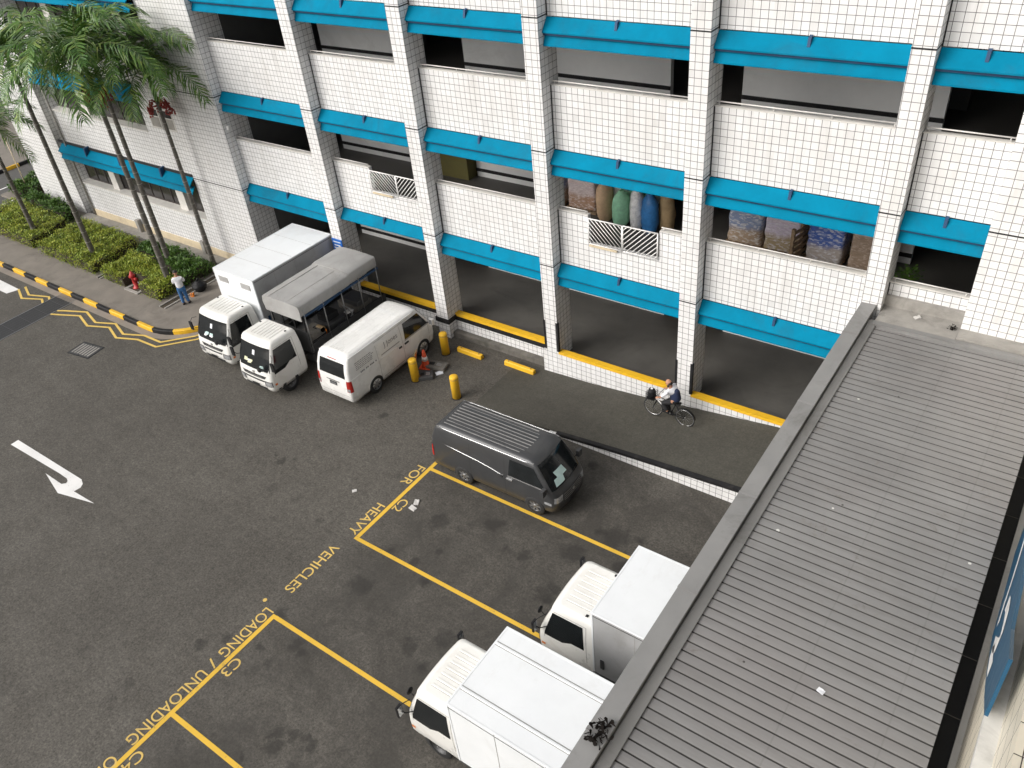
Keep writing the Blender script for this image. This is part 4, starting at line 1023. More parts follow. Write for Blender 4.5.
# --- truck A: white box truck at the left end
t = thing('box_truck', 'white box truck with two front vents, leftmost of the parked row by the pavement', 'truck', (-24.42, 13.08, 0), RAD(-90), 'delivery trucks')
cab(t, 1, w=.92); chassis(t, 5.7, 2.75); o = box_body(t, -5.72, -1.70, 1.12, .88, 3.1, 1, side='alu')
b = MB()
for y in (-.62, .62):
    b.box(-1.702, -1.685, y - .26, y + .26, 2.62, 2.84, 'seam')
    for k in range(5): b.box(-1.688, -1.675, y - .24, y + .24, 2.64 + k * .042, 2.655 + k * .042, 'alu')
b.build('vent', o)
b = MB()
for k in (1, 2, 3): b.box(-5.7 + k * 1.0, -5.69 + k * 1.0, -1.04, 1.04, 3.092, 3.098, 'seam')
b.build('roof_seams', o)
b = MB(); b.box(-2.0, -1.9, 1.125, 1.14, 1.0, 1.5, 'blue_dark'); b.build('side_catch', o)
# --- truck B: open sided tarpaulin truck
t = thing('tarpaulin_truck', 'white cab truck with grey tarpaulin top over a dark open sided cargo bed', 'truck', (-21.64, 12.70, 0), RAD(-90), 'delivery trucks')
cab(t, 2, w=.86); chassis(t, 5.8, 2.6)
b = MB(); b.box(-5.85, -1.95, -.93, .93, .86, .96, 'hub_dark'); fb = b.build('cargo_bed', t)
b = MB(); b.box(-2.0, -1.94, -.90, .90, .96, 1.75, 'hub_dark'); [b.box(-1.99, -1.95, y - .02, y + .02, 1.75, 2.6, 'black') for y in (-.85, -.3, .3, .85)]; b.build('headboard', t)
for sg in (1, -1):
    b = MB(); b.box(-5.85, -2.0, sg * .93 - .02, sg * .93 + .02, .90, 1.25, 'chassis'); b.build('drop_side', t)
    b = MB(); b.box(-5.75, -1.98, sg * .92 - .025, sg * .92 + .025, 2.38, 2.46, 'blue_dark'); b.tube([(-3.9, sg * .955, 2.42), (-2.6, sg * .955, 2.34)], .02, 'blue_dark', 6); b.build('side_beam', t)
    for x in (-5.65, -4.7, -3.8, -2.9, -2.0): b = MB(); b.tube([(x, sg * .93, .95), (x, sg * .93, 2.7)], .022, 'hub', 6); b.build('canopy_post', t)
b = MB(); rows = []
for i in range(19):
    x = -1.82 - i * (3.9 / 18); up = .05 if x < -4.3 else .0; row = []
    for y, z in ((-.94, 2.48), (-.955, 2.62), (-.94, 2.81), (-.90, 2.87), (-.45, 2.90), (0, 2.91), (.45, 2.90), (.90, 2.87), (.94, 2.81), (.955, 2.62), (.94, 2.48)):
        s_ = .018 * sin(i * 1.9 + y * 3) * (1 if z < 2.75 else .35); row.append((x, y + (s_ if abs(y) > .93 else 0), z + up + s_ * .6))
    rows.append(row)
b.grid(rows, 'tarp', True); b.poly(rows[0], 'tarp'); b.poly(rows[-1], 'tarp'); tp = b.build('tarpaulin', t)
b = MB()
for y in (-.6, .3): b.tube([(-1.85, y, 2.905), (-4.28, y, 2.905)], .009, 'seam', 5)
b.tube([(-4.3, -.9, 2.90), (-4.3, 0, 2.94), (-4.3, .9, 2.90)], .012, 'seam', 5); b.build('tarpaulin_seam', tp)
b = MB(); b.box(-1.86, -1.825, -.93, .93, 2.28, 2.84, 'tarp'); b.build('front_flap', tp)
def load(name, label, x, y, mk):
    b = MB(); mk(b); o = b.build(name, None, .012, label=label, category='crate' if 'crate' in name else 'cargo', group='cargo on the tarpaulin truck bed')
    o.matrix_world = t.matrix_basis @ Matrix.Translation((x, y, .965)) ; return o
load('cargo_crate', 'brown wooden crate at the cab end of the open cargo bed', -2.5, .45, lambda b: [b.box(-.35, .35, -.3, .3, 0, .5, 'conc_dark'), b.box(-.36, .36, -.31, .31, .2, .24, 'black')])
load('yellow_machine', 'orange yellow machine on the open cargo bed near the cab', -2.75, .62, lambda b: [b.box(-.16, .16, -.12, .12, 0, .35, 'orange'), b.lathe([(.12, -.13), (.12, .13)], 'sack_tan', (0, 0, .42), 'Y', 14), b.tube([(.1, 0, .4), (.3, 0, .65), (.28, .1, .7)], .02, 'black', 6)])
load('cargo_crate', 'dark crate in the middle of the open cargo bed', -3.5, .2, lambda b: [b.box(-.4, .4, -.5, .5, 0, .35, 'hub_dark'), b.box(-.3, .3, -.2, .3, .35, .6, 'black')])
load('cargo_sacks', 'dark sacks piled toward the tail of the open cargo bed', -4.9, .2, lambda b: [b.box(-.45, .3, -.6, .5, 0, .3, 'conc_dark'), b.box(-.3, .3, -.3, .5, .3, .5, 'hub_dark')])
load('folding_chair', 'grey white folding chair standing on the open cargo bed', -4.1, .72, lambda b: [b.tube([(-.18, -.12, 0), (.12, -.12, .7), (.12, .12, .7), (-.18, .12, 0)], .022, 'hub', 6), b.tube([(.2, -.12, 0), (-.15, -.12, .45), (-.15, .12, .45), (.2, .12, 0)], .022, 'hub', 6), b.box(-.16, .14, -.12, .12, .40, .43, 'rail')])
# --- trucks C and D: lower right, half under the canopy roof, facing -x
t = thing('box_truck', 'white box truck with plain flat box roof, the farther of the two beside the canopy', 'truck', (-7.34, 9.88, 0), RAD(180), 'delivery trucks')
cab(t, 3, False, w=.86); chassis(t, 5.6, 2.6); o = box_body(t, -5.7, -1.62, 1.05, .88, 3.0, 2, side='alu')
b = MB(); b.box(-1.9, -1.82, 1.05, 1.07, 1.2, 1.5, 'hub_dark'); b.build('side_catch', o)
t = thing('box_truck', 'white box truck with two long ridges on its box roof, nearest the bottom edge', 'truck', (-8.58, 6.64, 0), RAD(180), 'delivery trucks')
cab(t, 4, False, w=.86); chassis(t, 5.8, 2.8); o = box_body(t, -6.1, -1.58, 1.02, .88, 3.0, 3)
b = MB()
for y in (-.58, .58): b.prism([(-6.05, y - .035, 2.990), (-6.05, y - .02, 3.012), (-6.05, y + .02, 3.012), (-6.05, y + .035, 2.990)], (4.42, 0, 0), 'box_white'); b.box(-6.05, -1.62, y - .05, y - .036, 2.985, 2.998, 'seam'); b.box(-6.05, -1.62, y + .036, y + .05, 2.985, 2.998, 'seam')
b.build('roof_ridge', o)
# ================================================================== STREET PIECES
def bollard(x, y, label):
    t = thing('bollard', label, 'bollard', (x, y, 0), group='yellow steel bollards')
    b = MB(); b.lathe([(.175, 0), (.175, .02)], 'black'); b.build('base_plate', t)
    b = MB(); b.lathe([(.15, .02), (.15, .86), (.142, .895), (.09, .915), (.001, .92)], 'yellow', n=24); b.build('post', t)
    b = MB(); b.lathe([(.1515, .80), (.153, .805), (.153, .815), (.1515, .82)], 'sack_tan', n=24); b.build('band', t)
bollard(-17.25, 16.04, 'yellow bollard beside the white van sliding door, near the traffic cone')
bollard(-17.32, 17.84, 'yellow bollard nearest the building at the nose of the white van')
bollard(-15.34, 15.97, 'yellow bollard standing behind the dark grey van')
for x0, x1, y, lb in ((-17.02, -15.90, 18.22, 'left yellow wheel stop at the foot of the building wall'), (-14.98, -13.72, 18.36, 'right yellow wheel stop close to the start of the ramp')):
    t = thing('wheel_stop', lb, 'wheel stop', (x0, y, 0), RAD(-1), 'yellow wheel stops')
    b = MB(); L = x1 - x0; b.prism([(0, -.09, 0), (0, -.075, .15), (0, -.05, .175), (0, .05, .175), (0, .075, .15), (0, .09, 0)], (L, 0, 0), 'yellow'); b.build('concrete_bar', t, .012)
    b = MB(); [b.lathe([(.025, .174), (.025, .182)], 'hub_dark', (x, 0, 0), n=8) for x in (.15, L - .15)]; b.build('bolt', t)
t = thing('traffic_cone', 'orange red traffic cone with white band beside the white van', 'traffic cone', (-17.45, 16.85, 0), RAD(20))
b = MB(); b.box(-.21, .21, -.21, .21, 0, .035, 'cone'); b.build('base', t, .01)
b = MB(); b.lathe([(.17, .03), (.14, .10), (.045, .72), (.02, .73)], 'cone', n=20); b.build('cone_body', t)
b = MB(); b.lathe([(.118, .30), (.092, .46)], 'white_metal', n=20); b.build('reflective_band', t)
t = thing('warning_board', 'leaning orange yellow board between the bollard and the traffic cone', 'board', (-17.55, 16.35, 0), RAD(25))
b = MB(); b.box(-.05, -.02, -.16, .16, .0, .95, 'sack_tan', Matrix.Rotation(RAD(12), 3, 'Y')); b.build('board_panel', t); b = MB(); b.box(-.056, -.015, -.13, .13, .1, .9, 'orange', Matrix.Rotation(RAD(12), 3, 'Y')); b.build('board_face', t)
for x, y, r, lb in ((-17.1, 17.0, 12, 'grey plastic kerb block lying next to the traffic cone'), (-17.05, 16.35, 40, 'small black rubber block on the asphalt near the bollard')):
    t = thing('rubber_block', lb, 'block', (x, y, 0), RAD(r)); b = MB(); k = .42 if r == 12 else .28
    b.prism([(-k, -.22, 0), (-k, -.20, .14), (-k, .20, .14), (-k, .22, 0)], (2 * k, 0, 0), 'conc_dark' if r == 12 else 'hub_dark'); b.build('block_body', t, .02)
    b = MB(); b.box(-k * .6, -k * .1, -.08, .08, .139, .146, 'black'); b.box(k * .1, k * .6, -.08, .08, .139, .146, 'hub'); b.build('slot', t)
def scrap(name, label, x, y, z, s, m, cat, seed):
    from mathutils import noise as mn
    b = MB(); rows = []
    for i in range(6):
        rows.append([((i / 5 - .5) * s * (1 + .3 * mn.noise(Vector((i, j, seed)))), (j / 5 - .5) * s * .7 * (1 + .3 * mn.noise(Vector((j, i, seed + 3)))), .02 + .25 * s * abs(mn.noise(Vector((i * .9, j * .9, seed))))) for j in range(6)])
    b.grid(rows, m, True); b.grid([[(x_, y_, .004) for x_, y_, _ in r] for r in rows][::-1], m, False); o = b.build(name, None, label=label, category=cat); o.location = (x, y, z); o.rotation_euler = (0, 0, seed); return o
scrap('crumpled_paper', 'white crumpled paper on the asphalt between the bollards', -16.75, 16.75, 0, .26, 'shirt', 'litter', 1)
scrap('crumpled_paper', 'upper of two grey crumpled scraps by the yellow C2 lettering', -13.28, 11.42, 0, .2, 'rail', 'litter', 2)
scrap('crumpled_paper', 'lower of two grey crumpled scraps by the yellow C2 lettering', -13.22, 11.18, 0, .22, 'rail', 'litter', 3)
scrap('crumpled_paper', 'small pale scrap on the open asphalt left of the yellow HEAVY lettering', -15.25, 10.83, 0, .14, 'rail', 'litter', 4)
def rag(name, label, x, y, z, s, cat, seed, m='black'):
    rnd = random.Random(seed); b = MB()
    for k in range(60):
        a = rnd.uniform(0, 2 * pi); r = s * sqrt(rnd.random()); p = Vector((r * cos(a) * .7, r * sin(a), rnd.uniform(0, s * .45))); d = Vector((rnd.uniform(-1, 1), rnd.uniform(-1, 1), rnd.uniform(-.4, .6))).normalized() * s * .5; e = Vector((rnd.uniform(-1, 1), rnd.uniform(-1, 1), rnd.uniform(-.5, .5))).normalized() * s * .35
        b.poly([p, p + d + e * .4, p + d * 1.2, p + d - e * .6], 'leafblack')
    o = b.build(name, None, label=label, category=cat); o.location = (x, y, z); return o
rag('dead_leaf_clump', 'black clump of dead leaves hanging on the metal capping of the canopy', -3.42, 5.42, 5.60, .20, 'leaves', 3)
rag('dead_leaf_clump', 'small black clump on the concrete upstand where the canopy meets the building', -1.55, 18.7, 5.44, .10, 'leaves', 4)
scrap('crumpled_paper', 'white droppings splash on the middle of the corrugated roof', -1.02, 7.9, 5.37, .11, 'shirt', 'litter', 6)
scrap('crumpled_paper', 'pale litter piece on the concrete upstand beside the canopy', -2.35, 18.8, 5.445, .16, 'rail', 'litter', 7)
# hydrant
t = thing('fire_hydrant', 'red fire hydrant on a square concrete pad in the hedge', 'fire hydrant', (-32.6, 15.1, .13))
b = MB(); b.box(-.5, .5, -.34, .34, 0, .05, 'conc'); b.box(-.35, .35, -.22, .22, .05, .056, 'soil'); b.build('pad', t)
b = MB(); b.lathe([(.17, .05), (.17, .09), (.10, .11), (.09, .62), (.13, .64), (.13, .68), (.10, .72), (.07, .80), (.03, .84), (.03, .88), (.001, .89)], 'red', n=20); b.build('barrel', t)
for sg in (1, -1):
    b = MB(); b.lathe([(.055, 0), (.055, .12), (.07, .13), (.07, .18), (.001, .19)] if sg > 0 else [(.055, 0), (.055, -.12), (.07, -.13), (.07, -.18), (.001, -.19)], 'red', (sg * .06, 0, .52), 'X', 14); b.build('outlet', t)
# goods stored on the second storey
def wrapped_pallet(x, y, wx, wy, h, m, label, z=4.6, seed=1):
    t = thing('loaded_pallet', label, 'pallet', (x, y, z), group='wrapped goods stacked on pallets')
    b = MB()
    for yy in (-wy / 2, -.06, wy / 2 - .12): b.box(-wx / 2, wx / 2, yy, yy + .12, 0, .10, 'wood')
    for i in range(6): b.box(-wx / 2 + i * (wx - .12) / 5, -wx / 2 + i * (wx - .12) / 5 + .12, -wy / 2, wy / 2, .10, .125, 'wood')
    b.build('pallet', t)
    from mathutils import noise as mn
    b = MB(); rows = []
    for i in range(13):
        z_ = .13 + h * i / 12; row = []
        for k in range(32):
            a = 2 * pi * k / 32; c_, s_ = cos(a), sin(a); e = .22
            x_ = math.copysign(abs(c_) ** e, c_) * wx / 2 * .97; y_ = math.copysign(abs(s_) ** e, s_) * wy / 2 * .97
            f = 1 + .05 * mn.noise(Vector((x_ * 4, y_ * 4, z_ * 5 + seed))) - .03 * (i % 3 == 0)
            if i == 12: f *= .9
            row.append((x_ * f, y_ * f, z_ + .04 * mn.noise(Vector((x_ * 3, y_ * 3, seed))) * (i == 12)))
        rows.append(row)
    b.grid(rows, m, True, True); b.poly(rows[-1], m); b.build('wrapped_load', t)
PY = 22.0 + .35
wrapped_pallet(-7.98, PY, 1.12, 1.0, 1.25, 'goods_a', 'wrapped pallet of blue and brown packs, leftmost of the row behind the long parapet', seed=1)
wrapped_pallet(-6.84, PY, 1.10, 1.0, 1.30, 'goods_b', 'wrapped pallet of lilac packs over brown cartons, second from the left in its row', seed=2)
wrapped_pallet(-5.55, PY - .1, 1.08, 1.0, 1.25, 'goods_c', 'wrapped pallet of dark blue packs over white cartons', seed=3)
wrapped_pallet(-4.32, PY - .1, 1.10, 1.0, 1.15, 'goods_d', 'wrapped pallet of plain brown cartons, rightmost of its row', seed=4)
wrapped_pallet(-13.75, PY, 1.15, 1.0, 1.3, 'goods_e', 'wrapped pallet of pinkish red and brown cartons left of the sacks', seed=5)
wrapped_pallet(-15.0, PY + .1, 1.0, 1.0, 1.05, 'goods_a', 'wrapped pallet half hidden at the column edge left of the reddish one', seed=6)
t = thing('empty_pallet', 'upright empty wooden pallet between the lilac and the dark blue packs', 'pallet', (-6.2, 21.85, 4.6), RAD(75))
b = MB()
for i in range(6): b.box(-.5, .5, -.02, 0, .05 + i * .19, .16 + i * .19, 'wood')
for x in (-.5, -.05, .4): b.box(x, x + .1, 0, .09, 0, 1.15, 'wood')
b.build('slats', t)
def sack(x, y, h, wd, m, label, lean=0, seed=1):
    t = thing('full_sack', label, 'sack', (x, y, 4.6), RAD(seed * 37), 'tall filled sacks')
    b = MB(); rows = []
    from mathutils import noise as mn
    for i in range(14):
        f = i / 13; r = wd / 2 * (sin(pi * min(1, .22 + f * .62)) ** .5) * (1 if f < .82 else 1 - (f - .82) * 3.2)
        if i == 0: r *= .8
        row = []
        for k in range(18):
            a = 2 * pi * k / 18; q = 1 + .13 * mn.noise(Vector((cos(a) * 1.6, sin(a) * 1.6, f * 5 + seed * 3)))
            row.append((r * cos(a) * q + lean * f, r * .8 * sin(a) * q, h * f))
        rows.append(row)
    b.grid(rows, m, True, True); b.poly(rows[0], m); b.poly(rows[-1], m); b.build('sack_body', t)
    b = MB(); b.tube([(lean * .9 - .07, 0, h * .88), (lean * .95 + .07, 0, h * .90)], .03, 'black', 6); b.poly([(lean - .14, -.05, h * 1.04), (lean + .13, 0, h * 1.07), (lean + .05, .03, h * .9), (lean - .05, .02, h * .9)], m); b.build('tied_neck', t)
sack(-12.75, 21.75, 1.35, .62, 'sack_brown', 'light brown sack, leftmost of the tall sacks behind the barred gate', seed=1)
sack(-12.08, 21.65, 1.20, .66, 'sack_green', 'pale green sack behind the barred gate', seed=2)
sack(-11.52, 21.65, 1.40, .58, 'sack_white', 'white sack with grey print between the green and blue sacks', seed=3)
sack(-11.02, 21.6, 1.30, .66, 'sack_blue', 'dark blue sack behind the barred gate', seed=4)
sack(-10.55, 21.85, 1.35, .55, 'sack_tan', 'dull tan sack, rightmost of the tall sacks', seed=5)
sack(-12.4, 22.25, 1.55, .66, 'sack_white', 'white bulging sack standing behind the brown and green ones', seed=6)
sack(-11.8, 22.25, 1.60, .6, 'sack_green', 'pale green sack top showing behind the white printed sack', seed=7)
t = thing('potted_plant', 'small leafy plant in an orange clay pot in the far right opening', 'potted plant', (-3.05, 20.9, 4.6))
b = MB(); b.lathe([(.13, 0), (.20, .34), (.22, .34), (.22, .40), (.18, .40)], 'orange', n=18); b.build('clay_pot', t)
b = MB(); rnd = random.Random(3)
for k in range(160):
    a = rnd.uniform(0, 2 * pi); e = rnd.uniform(.1, 1.4); r = rnd.uniform(.05, .38); p = Vector((r * cos(a) * cos(e), r * sin(a) * cos(e), .6 + r * sin(e) * 1.2)); d = Vector((cos(a), sin(a), rnd.uniform(-.3, .6))) * .1; s_ = Vector((-sin(a), cos(a), 0)) * .035
    b.poly([p, p + d * .5 + s_, p + d, p + d * .5 - s_], 'leaf_green')
b.tube([(0, 0, .35), (0, 0, .8)], .02, 'bark', 6); b.build('foliage', t)
# thin stake beside the side road
t = thing('support_stake', 'thin pale wooden stake rising from the small shrub beside the side road', 'stake', (-48.7, 18.9, .13)); b = MB(); b.tube([(0, 0, 0), (-.1, .1, 3.2)], .03, 'cream', 6); b.build('pole', t)

# ================================================================== PALMS
def palm(x, y, h, R_, label, seed, nf=17, berries=False, lean=(0, 0), r0=.125):
    rnd = random.Random(seed); t = thing('palm_tree', label, 'palm tree', (x, y, .1), group='palms in front of the building end')
    b = MB(); pts = []; rs = []
    for i in range(25):
        f = i / 24; pts.append((lean[0] * f * f, lean[1] * f * f, h * f)); rs.append(r0 * (1.25 if i == 0 else 1) * (1 - .38 * f) * (1 + .05 * (i % 2)))
    b.tube(pts, rs, 'bark', 10)
    for i in range(int(h * 4)):
        f = (i + .5) / (h * 4); b.tube([(lean[0] * f * f, lean[1] * f * f, h * f - .012), (lean[0] * f * f, lean[1] * f * f, h * f + .012)], r0 * (1 - .38 * f) * 1.07, 'conc_dark' if i % 2 else 'conc', 10)
    b.build('trunk', t)
    top = Vector((lean[0], lean[1], h)); b = MB(); b.tube([top, top + Vector((0, 0, .45)), top + Vector((0, 0, 1.45))], [r0 * .72, r0 * .8, r0 * .35], 'leaf_green', 10); b.build('crown_shaft', t)
    o = top + Vector((0, 0, 1.2)); b = MB()
    for k in range(nf):
        az = 2 * pi * (k * .618) + rnd.uniform(-.2, .2); el = RAD(82 - 74 * (k / nf) ** .8 + rnd.uniform(-6, 6)); L = R_ * rnd.uniform(.9, 1.12); n = 26
        p = o.copy(); rp = [p.copy()]; e = el; tw_ = rnd.uniform(-.3, .3)
        for i in range(n):
            e -= (.042 + .055 * (i / n)) * (1.25 if el > .9 else .95) * rnd.uniform(.8, 1.2); d = Vector((cos(az) * cos(e), sin(az) * cos(e), sin(e))); p = p + d * (L / n); az += tw_ * .02; rp.append(p.copy())
        b.tube(rp[::3], [.022 * (1 - .85 * i / 9) for i in range(len(rp[::3]))], 'rachis', 4)
        for i in range(3, n + 1):
            f = i / n; d = (rp[i] - rp[i - 1]).normalized(); sd_ = d.cross(Vector((0, 0, 1)))
            if sd_.length < .1: continue
            sd_.normalize(); up = sd_.cross(d); LL = .62 * (sin(pi * min(1, .12 + f * .86)) ** .6) * R_ / 2.6 + .1
            for q in (0, .5):
                base = rp[i - 1].lerp(rp[i], q)
                for s_ in (1, -1):
                    an = RAD(rnd.uniform(38, 62)); dr_ = (d * cos(an) + sd_ * s_ * sin(an) + up * rnd.uniform(-.05, .35)).normalized(); l = LL * rnd.uniform(.8, 1.15); wv = d * (.024 * R_ / 2.4)
                    m1 = base + dr_ * l * .5 + Vector((0, 0, -.06 * l)); m2 = base + dr_ * l * .92 + Vector((0, 0, -.38 * l)) + d * .08
                    b.poly([base - wv * .5, base + wv * .5, m1 + wv, m1 - wv], 'palm_leaf'); b.poly([m1 - wv, m1 + wv, m2], 'palm_leaf')
    b.build('crown', t)
    if berries:
        b = MB()
        for k in range(7):
            a = 2 * pi * k / 7 + rnd.random(); q = top + Vector((cos(a) * .1, sin(a) * .1, .02)); b.tube([q, q + Vector((cos(a) * .22, sin(a) * .22, .02)), q + Vector((cos(a) * .34, sin(a) * .34, -.35))], .02, 'berries', 5)
            for j in range(26):
                f = rnd.random(); c = q + Vector((cos(a) * (.18 + .2 * f), sin(a) * (.18 + .2 * f), -.02 - .5 * f)) + Vector((rnd.uniform(-.09, .09),) * 1 + (rnd.uniform(-.09, .09), rnd.uniform(-.09, .09))); b.box(-.025, .025, -.025, .025, -.03, .03, 'berries', at=tuple(c))
        b.build('fruit_cluster', t)
palm(-42.2, 15.8, 4.3, 2.8, 'short palm at the far left edge with its crown cut by the picture edge', 11, 15)
palm(-36.7, 15.69, 8.3, 3.6, 'palm with the bright spear leaves rising from the middle hedge', 12, 20, lean=(.15, 0))
palm(-31.15, 15.85, 8.6, 3.7, 'palm with red fruit rising beside the person in the white shirt', 13, 20, True)
palm(-32.7, 17.0, 8.3, 3.4, 'slimmer palm close behind the red fruited one in the shrubs', 14, 17, lean=(-.1, .1))
palm(-30.95, 18.05, 7.5, 3.6, 'palm nearest the truck, with red fruit in front of the small windows', 15, 19, True, r0=.11)

# ================================================================== PEOPLE
def skin(name, parent, mat, verts, edges, sub=2, label=None):
    """one continuous body grown over a skeleton; verts: (x,y,z,rx[,ry])"""
    me = bpy.data.meshes.new(name); me.from_pydata([v[:3] for v in verts], edges, []); o = bpy.data.objects.new(name, me); COL.objects.link(o)
    md = o.modifiers.new('s', 'SKIN'); md.use_smooth_shade = True
    for i, v in enumerate(verts):
        s = me.skin_vertices[0].data[i]; s.radius = (v[3], v[4] if len(v) > 4 else v[3]); s.use_root = (i == 0)
    ss = o.modifiers.new('u', 'SUBSURF'); ss.levels = sub; ss.render_levels = sub
    bake_mod(o); o.data.materials.clear(); o.data.materials.append(M[mat])
    for p in o.data.polygons: p.use_smooth = True
    o.parent = parent; return o
def head(parent, c, face, r=.105, bald=False):
    """head with brow, nose, mouth, ears and hair; face: direction it looks"""
    c = Vector(c); f = Vector(face).normalized(); u = Vector((0, 0, 1)); u = (u - f * u.dot(f)).normalized(); s = f.cross(u)
    b = MB(); rows = []
    for i in range(15):
        th = pi * i / 14; row = []
        for k in range(20):
            a = 2 * pi * k / 20; X = sin(th) * cos(a); Y = sin(th) * sin(a); Z = cos(th)
            w_ = .78 if Z < 0 else .80; w_ *= 1 - .22 * max(0, -Z) ** 1.5; d_ = 1.0 - .10 * max(0, -Z)
            if X > .8 and -.35 < Z < .12: d_ *= 1 + .14 * max(0, 1 - abs(Y) * 5)
            row.append(c + (f * X * d_ * .95 + s * Y * w_ + u * Z * 1.22) * r)
        rows.append(row)
    b.grid(rows, 'skin', True, True); h = b.build('head', parent)
    e = MB()
    for q in (1, -1):
        p = c + (f * .88 + s * .30 * q + u * .05) * r; e.lathe([(.001, -.008), (.012, -.004), (.012, .004), (.001, .008)], 'hair', tuple(p), n=8)
        pe = c + (s * .82 * q - u * .05) * r; e.lathe([(.001, -.03), (.02, -.015), (.02, .015), (.001, .03)], 'skin', tuple(pe), n=8)
    p = c + (f * .86 - u * .62) * r; e.box(-.012, .012, -.022, .022, -.004, .004, 'red', at=tuple(p)); e.build('face_features', h)
    b = MB(); rows = []
    for i in range(9):
        th = pi * (.0 + .52 * i / 8); row = []
        for k in range(20):
            a = 2 * pi * k / 20; X = sin(th) * cos(a); Y = sin(th) * sin(a); Z = cos(th)
            if bald: Z -= .75 if X > -.25 else .25
            else: Z += .05; 
            k2 = 1.07 if not (X > .55 and Z < .45) else .97
            row.append(c + (f * (X * .95 - .04) * k2 + s * Y * .82 * k2 + u * Z * 1.22 * (1.03 if not bald else 1)) * r)
        rows.append(row)
    b.grid(rows, 'hair', True, True); b.build('hair', h)
def hand(parent, wrist, d, up, sg=1):
    """palm, four fingers of different lengths and a thumb, curled"""
    wrist = Vector(wrist); d = Vector(d).normalized(); up = Vector(up); up = (up - d * up.dot(d)).normalized(); s = d.cross(up) * sg
    V = [(*wrist, .026, .02), (*(wrist + d * .045), .036, .018), (*(wrist + d * .085), .038, .016)]; E_ = [(0, 1), (1, 2)]
    o = skin('hand', parent, 'skin', V, E_, 1)
    for k, (off, L) in enumerate(((-.027, .07), (-.009, .08), (.009, .076), (.027, .06))):
        q = wrist + d * .08 + s * off; q1 = q + d * L * .45 - up * .008; q2 = q1 + (d * .5 - up * .8).normalized() * L * .33; q3 = q2 + (-up - d * .2).normalized() * L * .25
        skin('finger', o, 'skin', [(*(q - d * .02), .009), (*q1, .0088), (*q2, .008), (*q3, .007)], [(0, 1), (1, 2), (2, 3)], 1)
    q = wrist + d * .03 - s * .03; skin('thumb', o, 'skin', [(*(q + s * .01), .011), (*(q - s * .02 + d * .025 - up * .01), .010), (*(q - s * .018 + d * .055 - up * .02), .008)], [(0, 1), (1, 2)], 1)
# --- pedestrian in white shirt and jeans, back to the camera, looking down at what the hands hold
t = thing('person', 'standing person in white shirt and blue jeans beside the hedge, hands raised in front', 'person', (-29.35, 15.3, .13), RAD(140)); t.scale = (.93, .93, .93)
# local: +x = facing direction
BV = [(0, 0, .92, .10, .12), (0, 0, 1.06, .10, .12), (.01, 0, 1.22, .12, .17), (0, 0, 1.36, .10, .17), (.01, 0, 1.45, .055), (.03, 0, 1.52, .05),
      (.0, .17, 1.38, .055), (.03, .23, 1.12, .042), (.22, .14, 1.08, .034), (.0, -.17, 1.38, .055), (.05, -.23, 1.12, .042), (.24, -.12, 1.12, .034),
      (0, .09, .86, .09), (.02, .10, .48, .062), (-.02, .11, .10, .042), (.10, .12, .045, .038), (0, -.09, .86, .09), (.03, -.10, .48, .062), (.03, -.12, .10, .042), (.15, -.13, .045, .038)]
BE = [(0, 1), (1, 2), (2, 3), (3, 4), (4, 5), (3, 6), (6, 7), (7, 8), (3, 9), (9, 10), (10, 11), (0, 12), (12, 13), (13, 14), (14, 15), (0, 16), (16, 17), (17, 18), (18, 19)]
body = skin('body', t, 'skin', BV, BE)
head(t, (.05, 0, 1.60), (1, 0, -.45))
hand(t, (.24, .13, 1.09), (1, -.35, .15), (0, 0, 1), 1); hand(t, (.26, -.11, 1.13), (1, .35, .15), (0, 0, 1), -1)
TS = [(0, 0, .84, .16, .18), (0, 0, 1.04, .14, .17), (.01, 0, 1.22, .145, .195), (0, 0, 1.37, .115, .185), (.0, 0, 1.43, .07), (.0, .18, 1.37, .075), (.03, .235, 1.14, .062), (.10, .20, 1.11, .055), (.0, -.18, 1.37, .075), (.05, -.235, 1.14, .062), (.12, -.20, 1.13, .055)]
skin('shirt', t, 'shirt', TS, [(0, 1), (1, 2), (2, 3), (3, 4), (3, 5), (5, 6), (6, 7), (3, 8), (8, 9), (9, 10)])
TR = [(0, 0, .98, .145, .165), (0, 0, .84, .13, .15), (0, .09, .76, .115), (.02, .10, .48, .085), (-.02, .11, .09, .07), (0, -.09, .76, .115), (.03, -.10, .48, .085), (.03, -.12, .09, .07)]
skin('jeans', t, 'jeans', TR, [(0, 1), (1, 2), (2, 3), (3, 4), (1, 5), (5, 6), (6, 7)])
for y, x in ((.115, .05), (-.125, .1)): b = MB(); b.lathe([(.001, 0), (.048, .0), (.05, .04), (.04, .08), (.03, .1)], 'black', (x - .05, y, 0), n=12); b.box(x - .05, x + .14, y - .045, y + .045, 0, .05, 'black'); b.build('shoe', t, .015)
t2 = thing('mobile_phone', 'small dark phone held by the person in the white shirt', 'phone', (-29.35 + cos(RAD(140)) * .35, 15.3 + sin(RAD(140)) * .35, 1.20)); b = MB(); b.box(-.035, .035, -.005, .005, -.07, .07, 'black', Matrix.Rotation(RAD(15), 3, 'Z') @ Matrix.Rotation(RAD(-50), 3, 'X')); b.build('phone_body', t2)
t = thing('rubbish_bag', 'black bag on the pavement edge behind the person in the white shirt', 'bag', (-29.75, 16.35, .13))
b = MB(); rows = []
from mathutils import noise as mn
for i in range(12):
    f = i / 11; r = .30 * (sin(pi * (.12 + .8 * f)) ** .7)
    rows.append([(r * cos(a) * (1 + .2 * mn.noise(Vector((cos(a) * 2, sin(a) * 2, f * 4)))), r * sin(a) * (1 + .2 * mn.noise(Vector((sin(a) * 2, cos(a) * 2, f * 5)))), .48 * f) for a in [2 * pi * k / 18 for k in range(18)]])
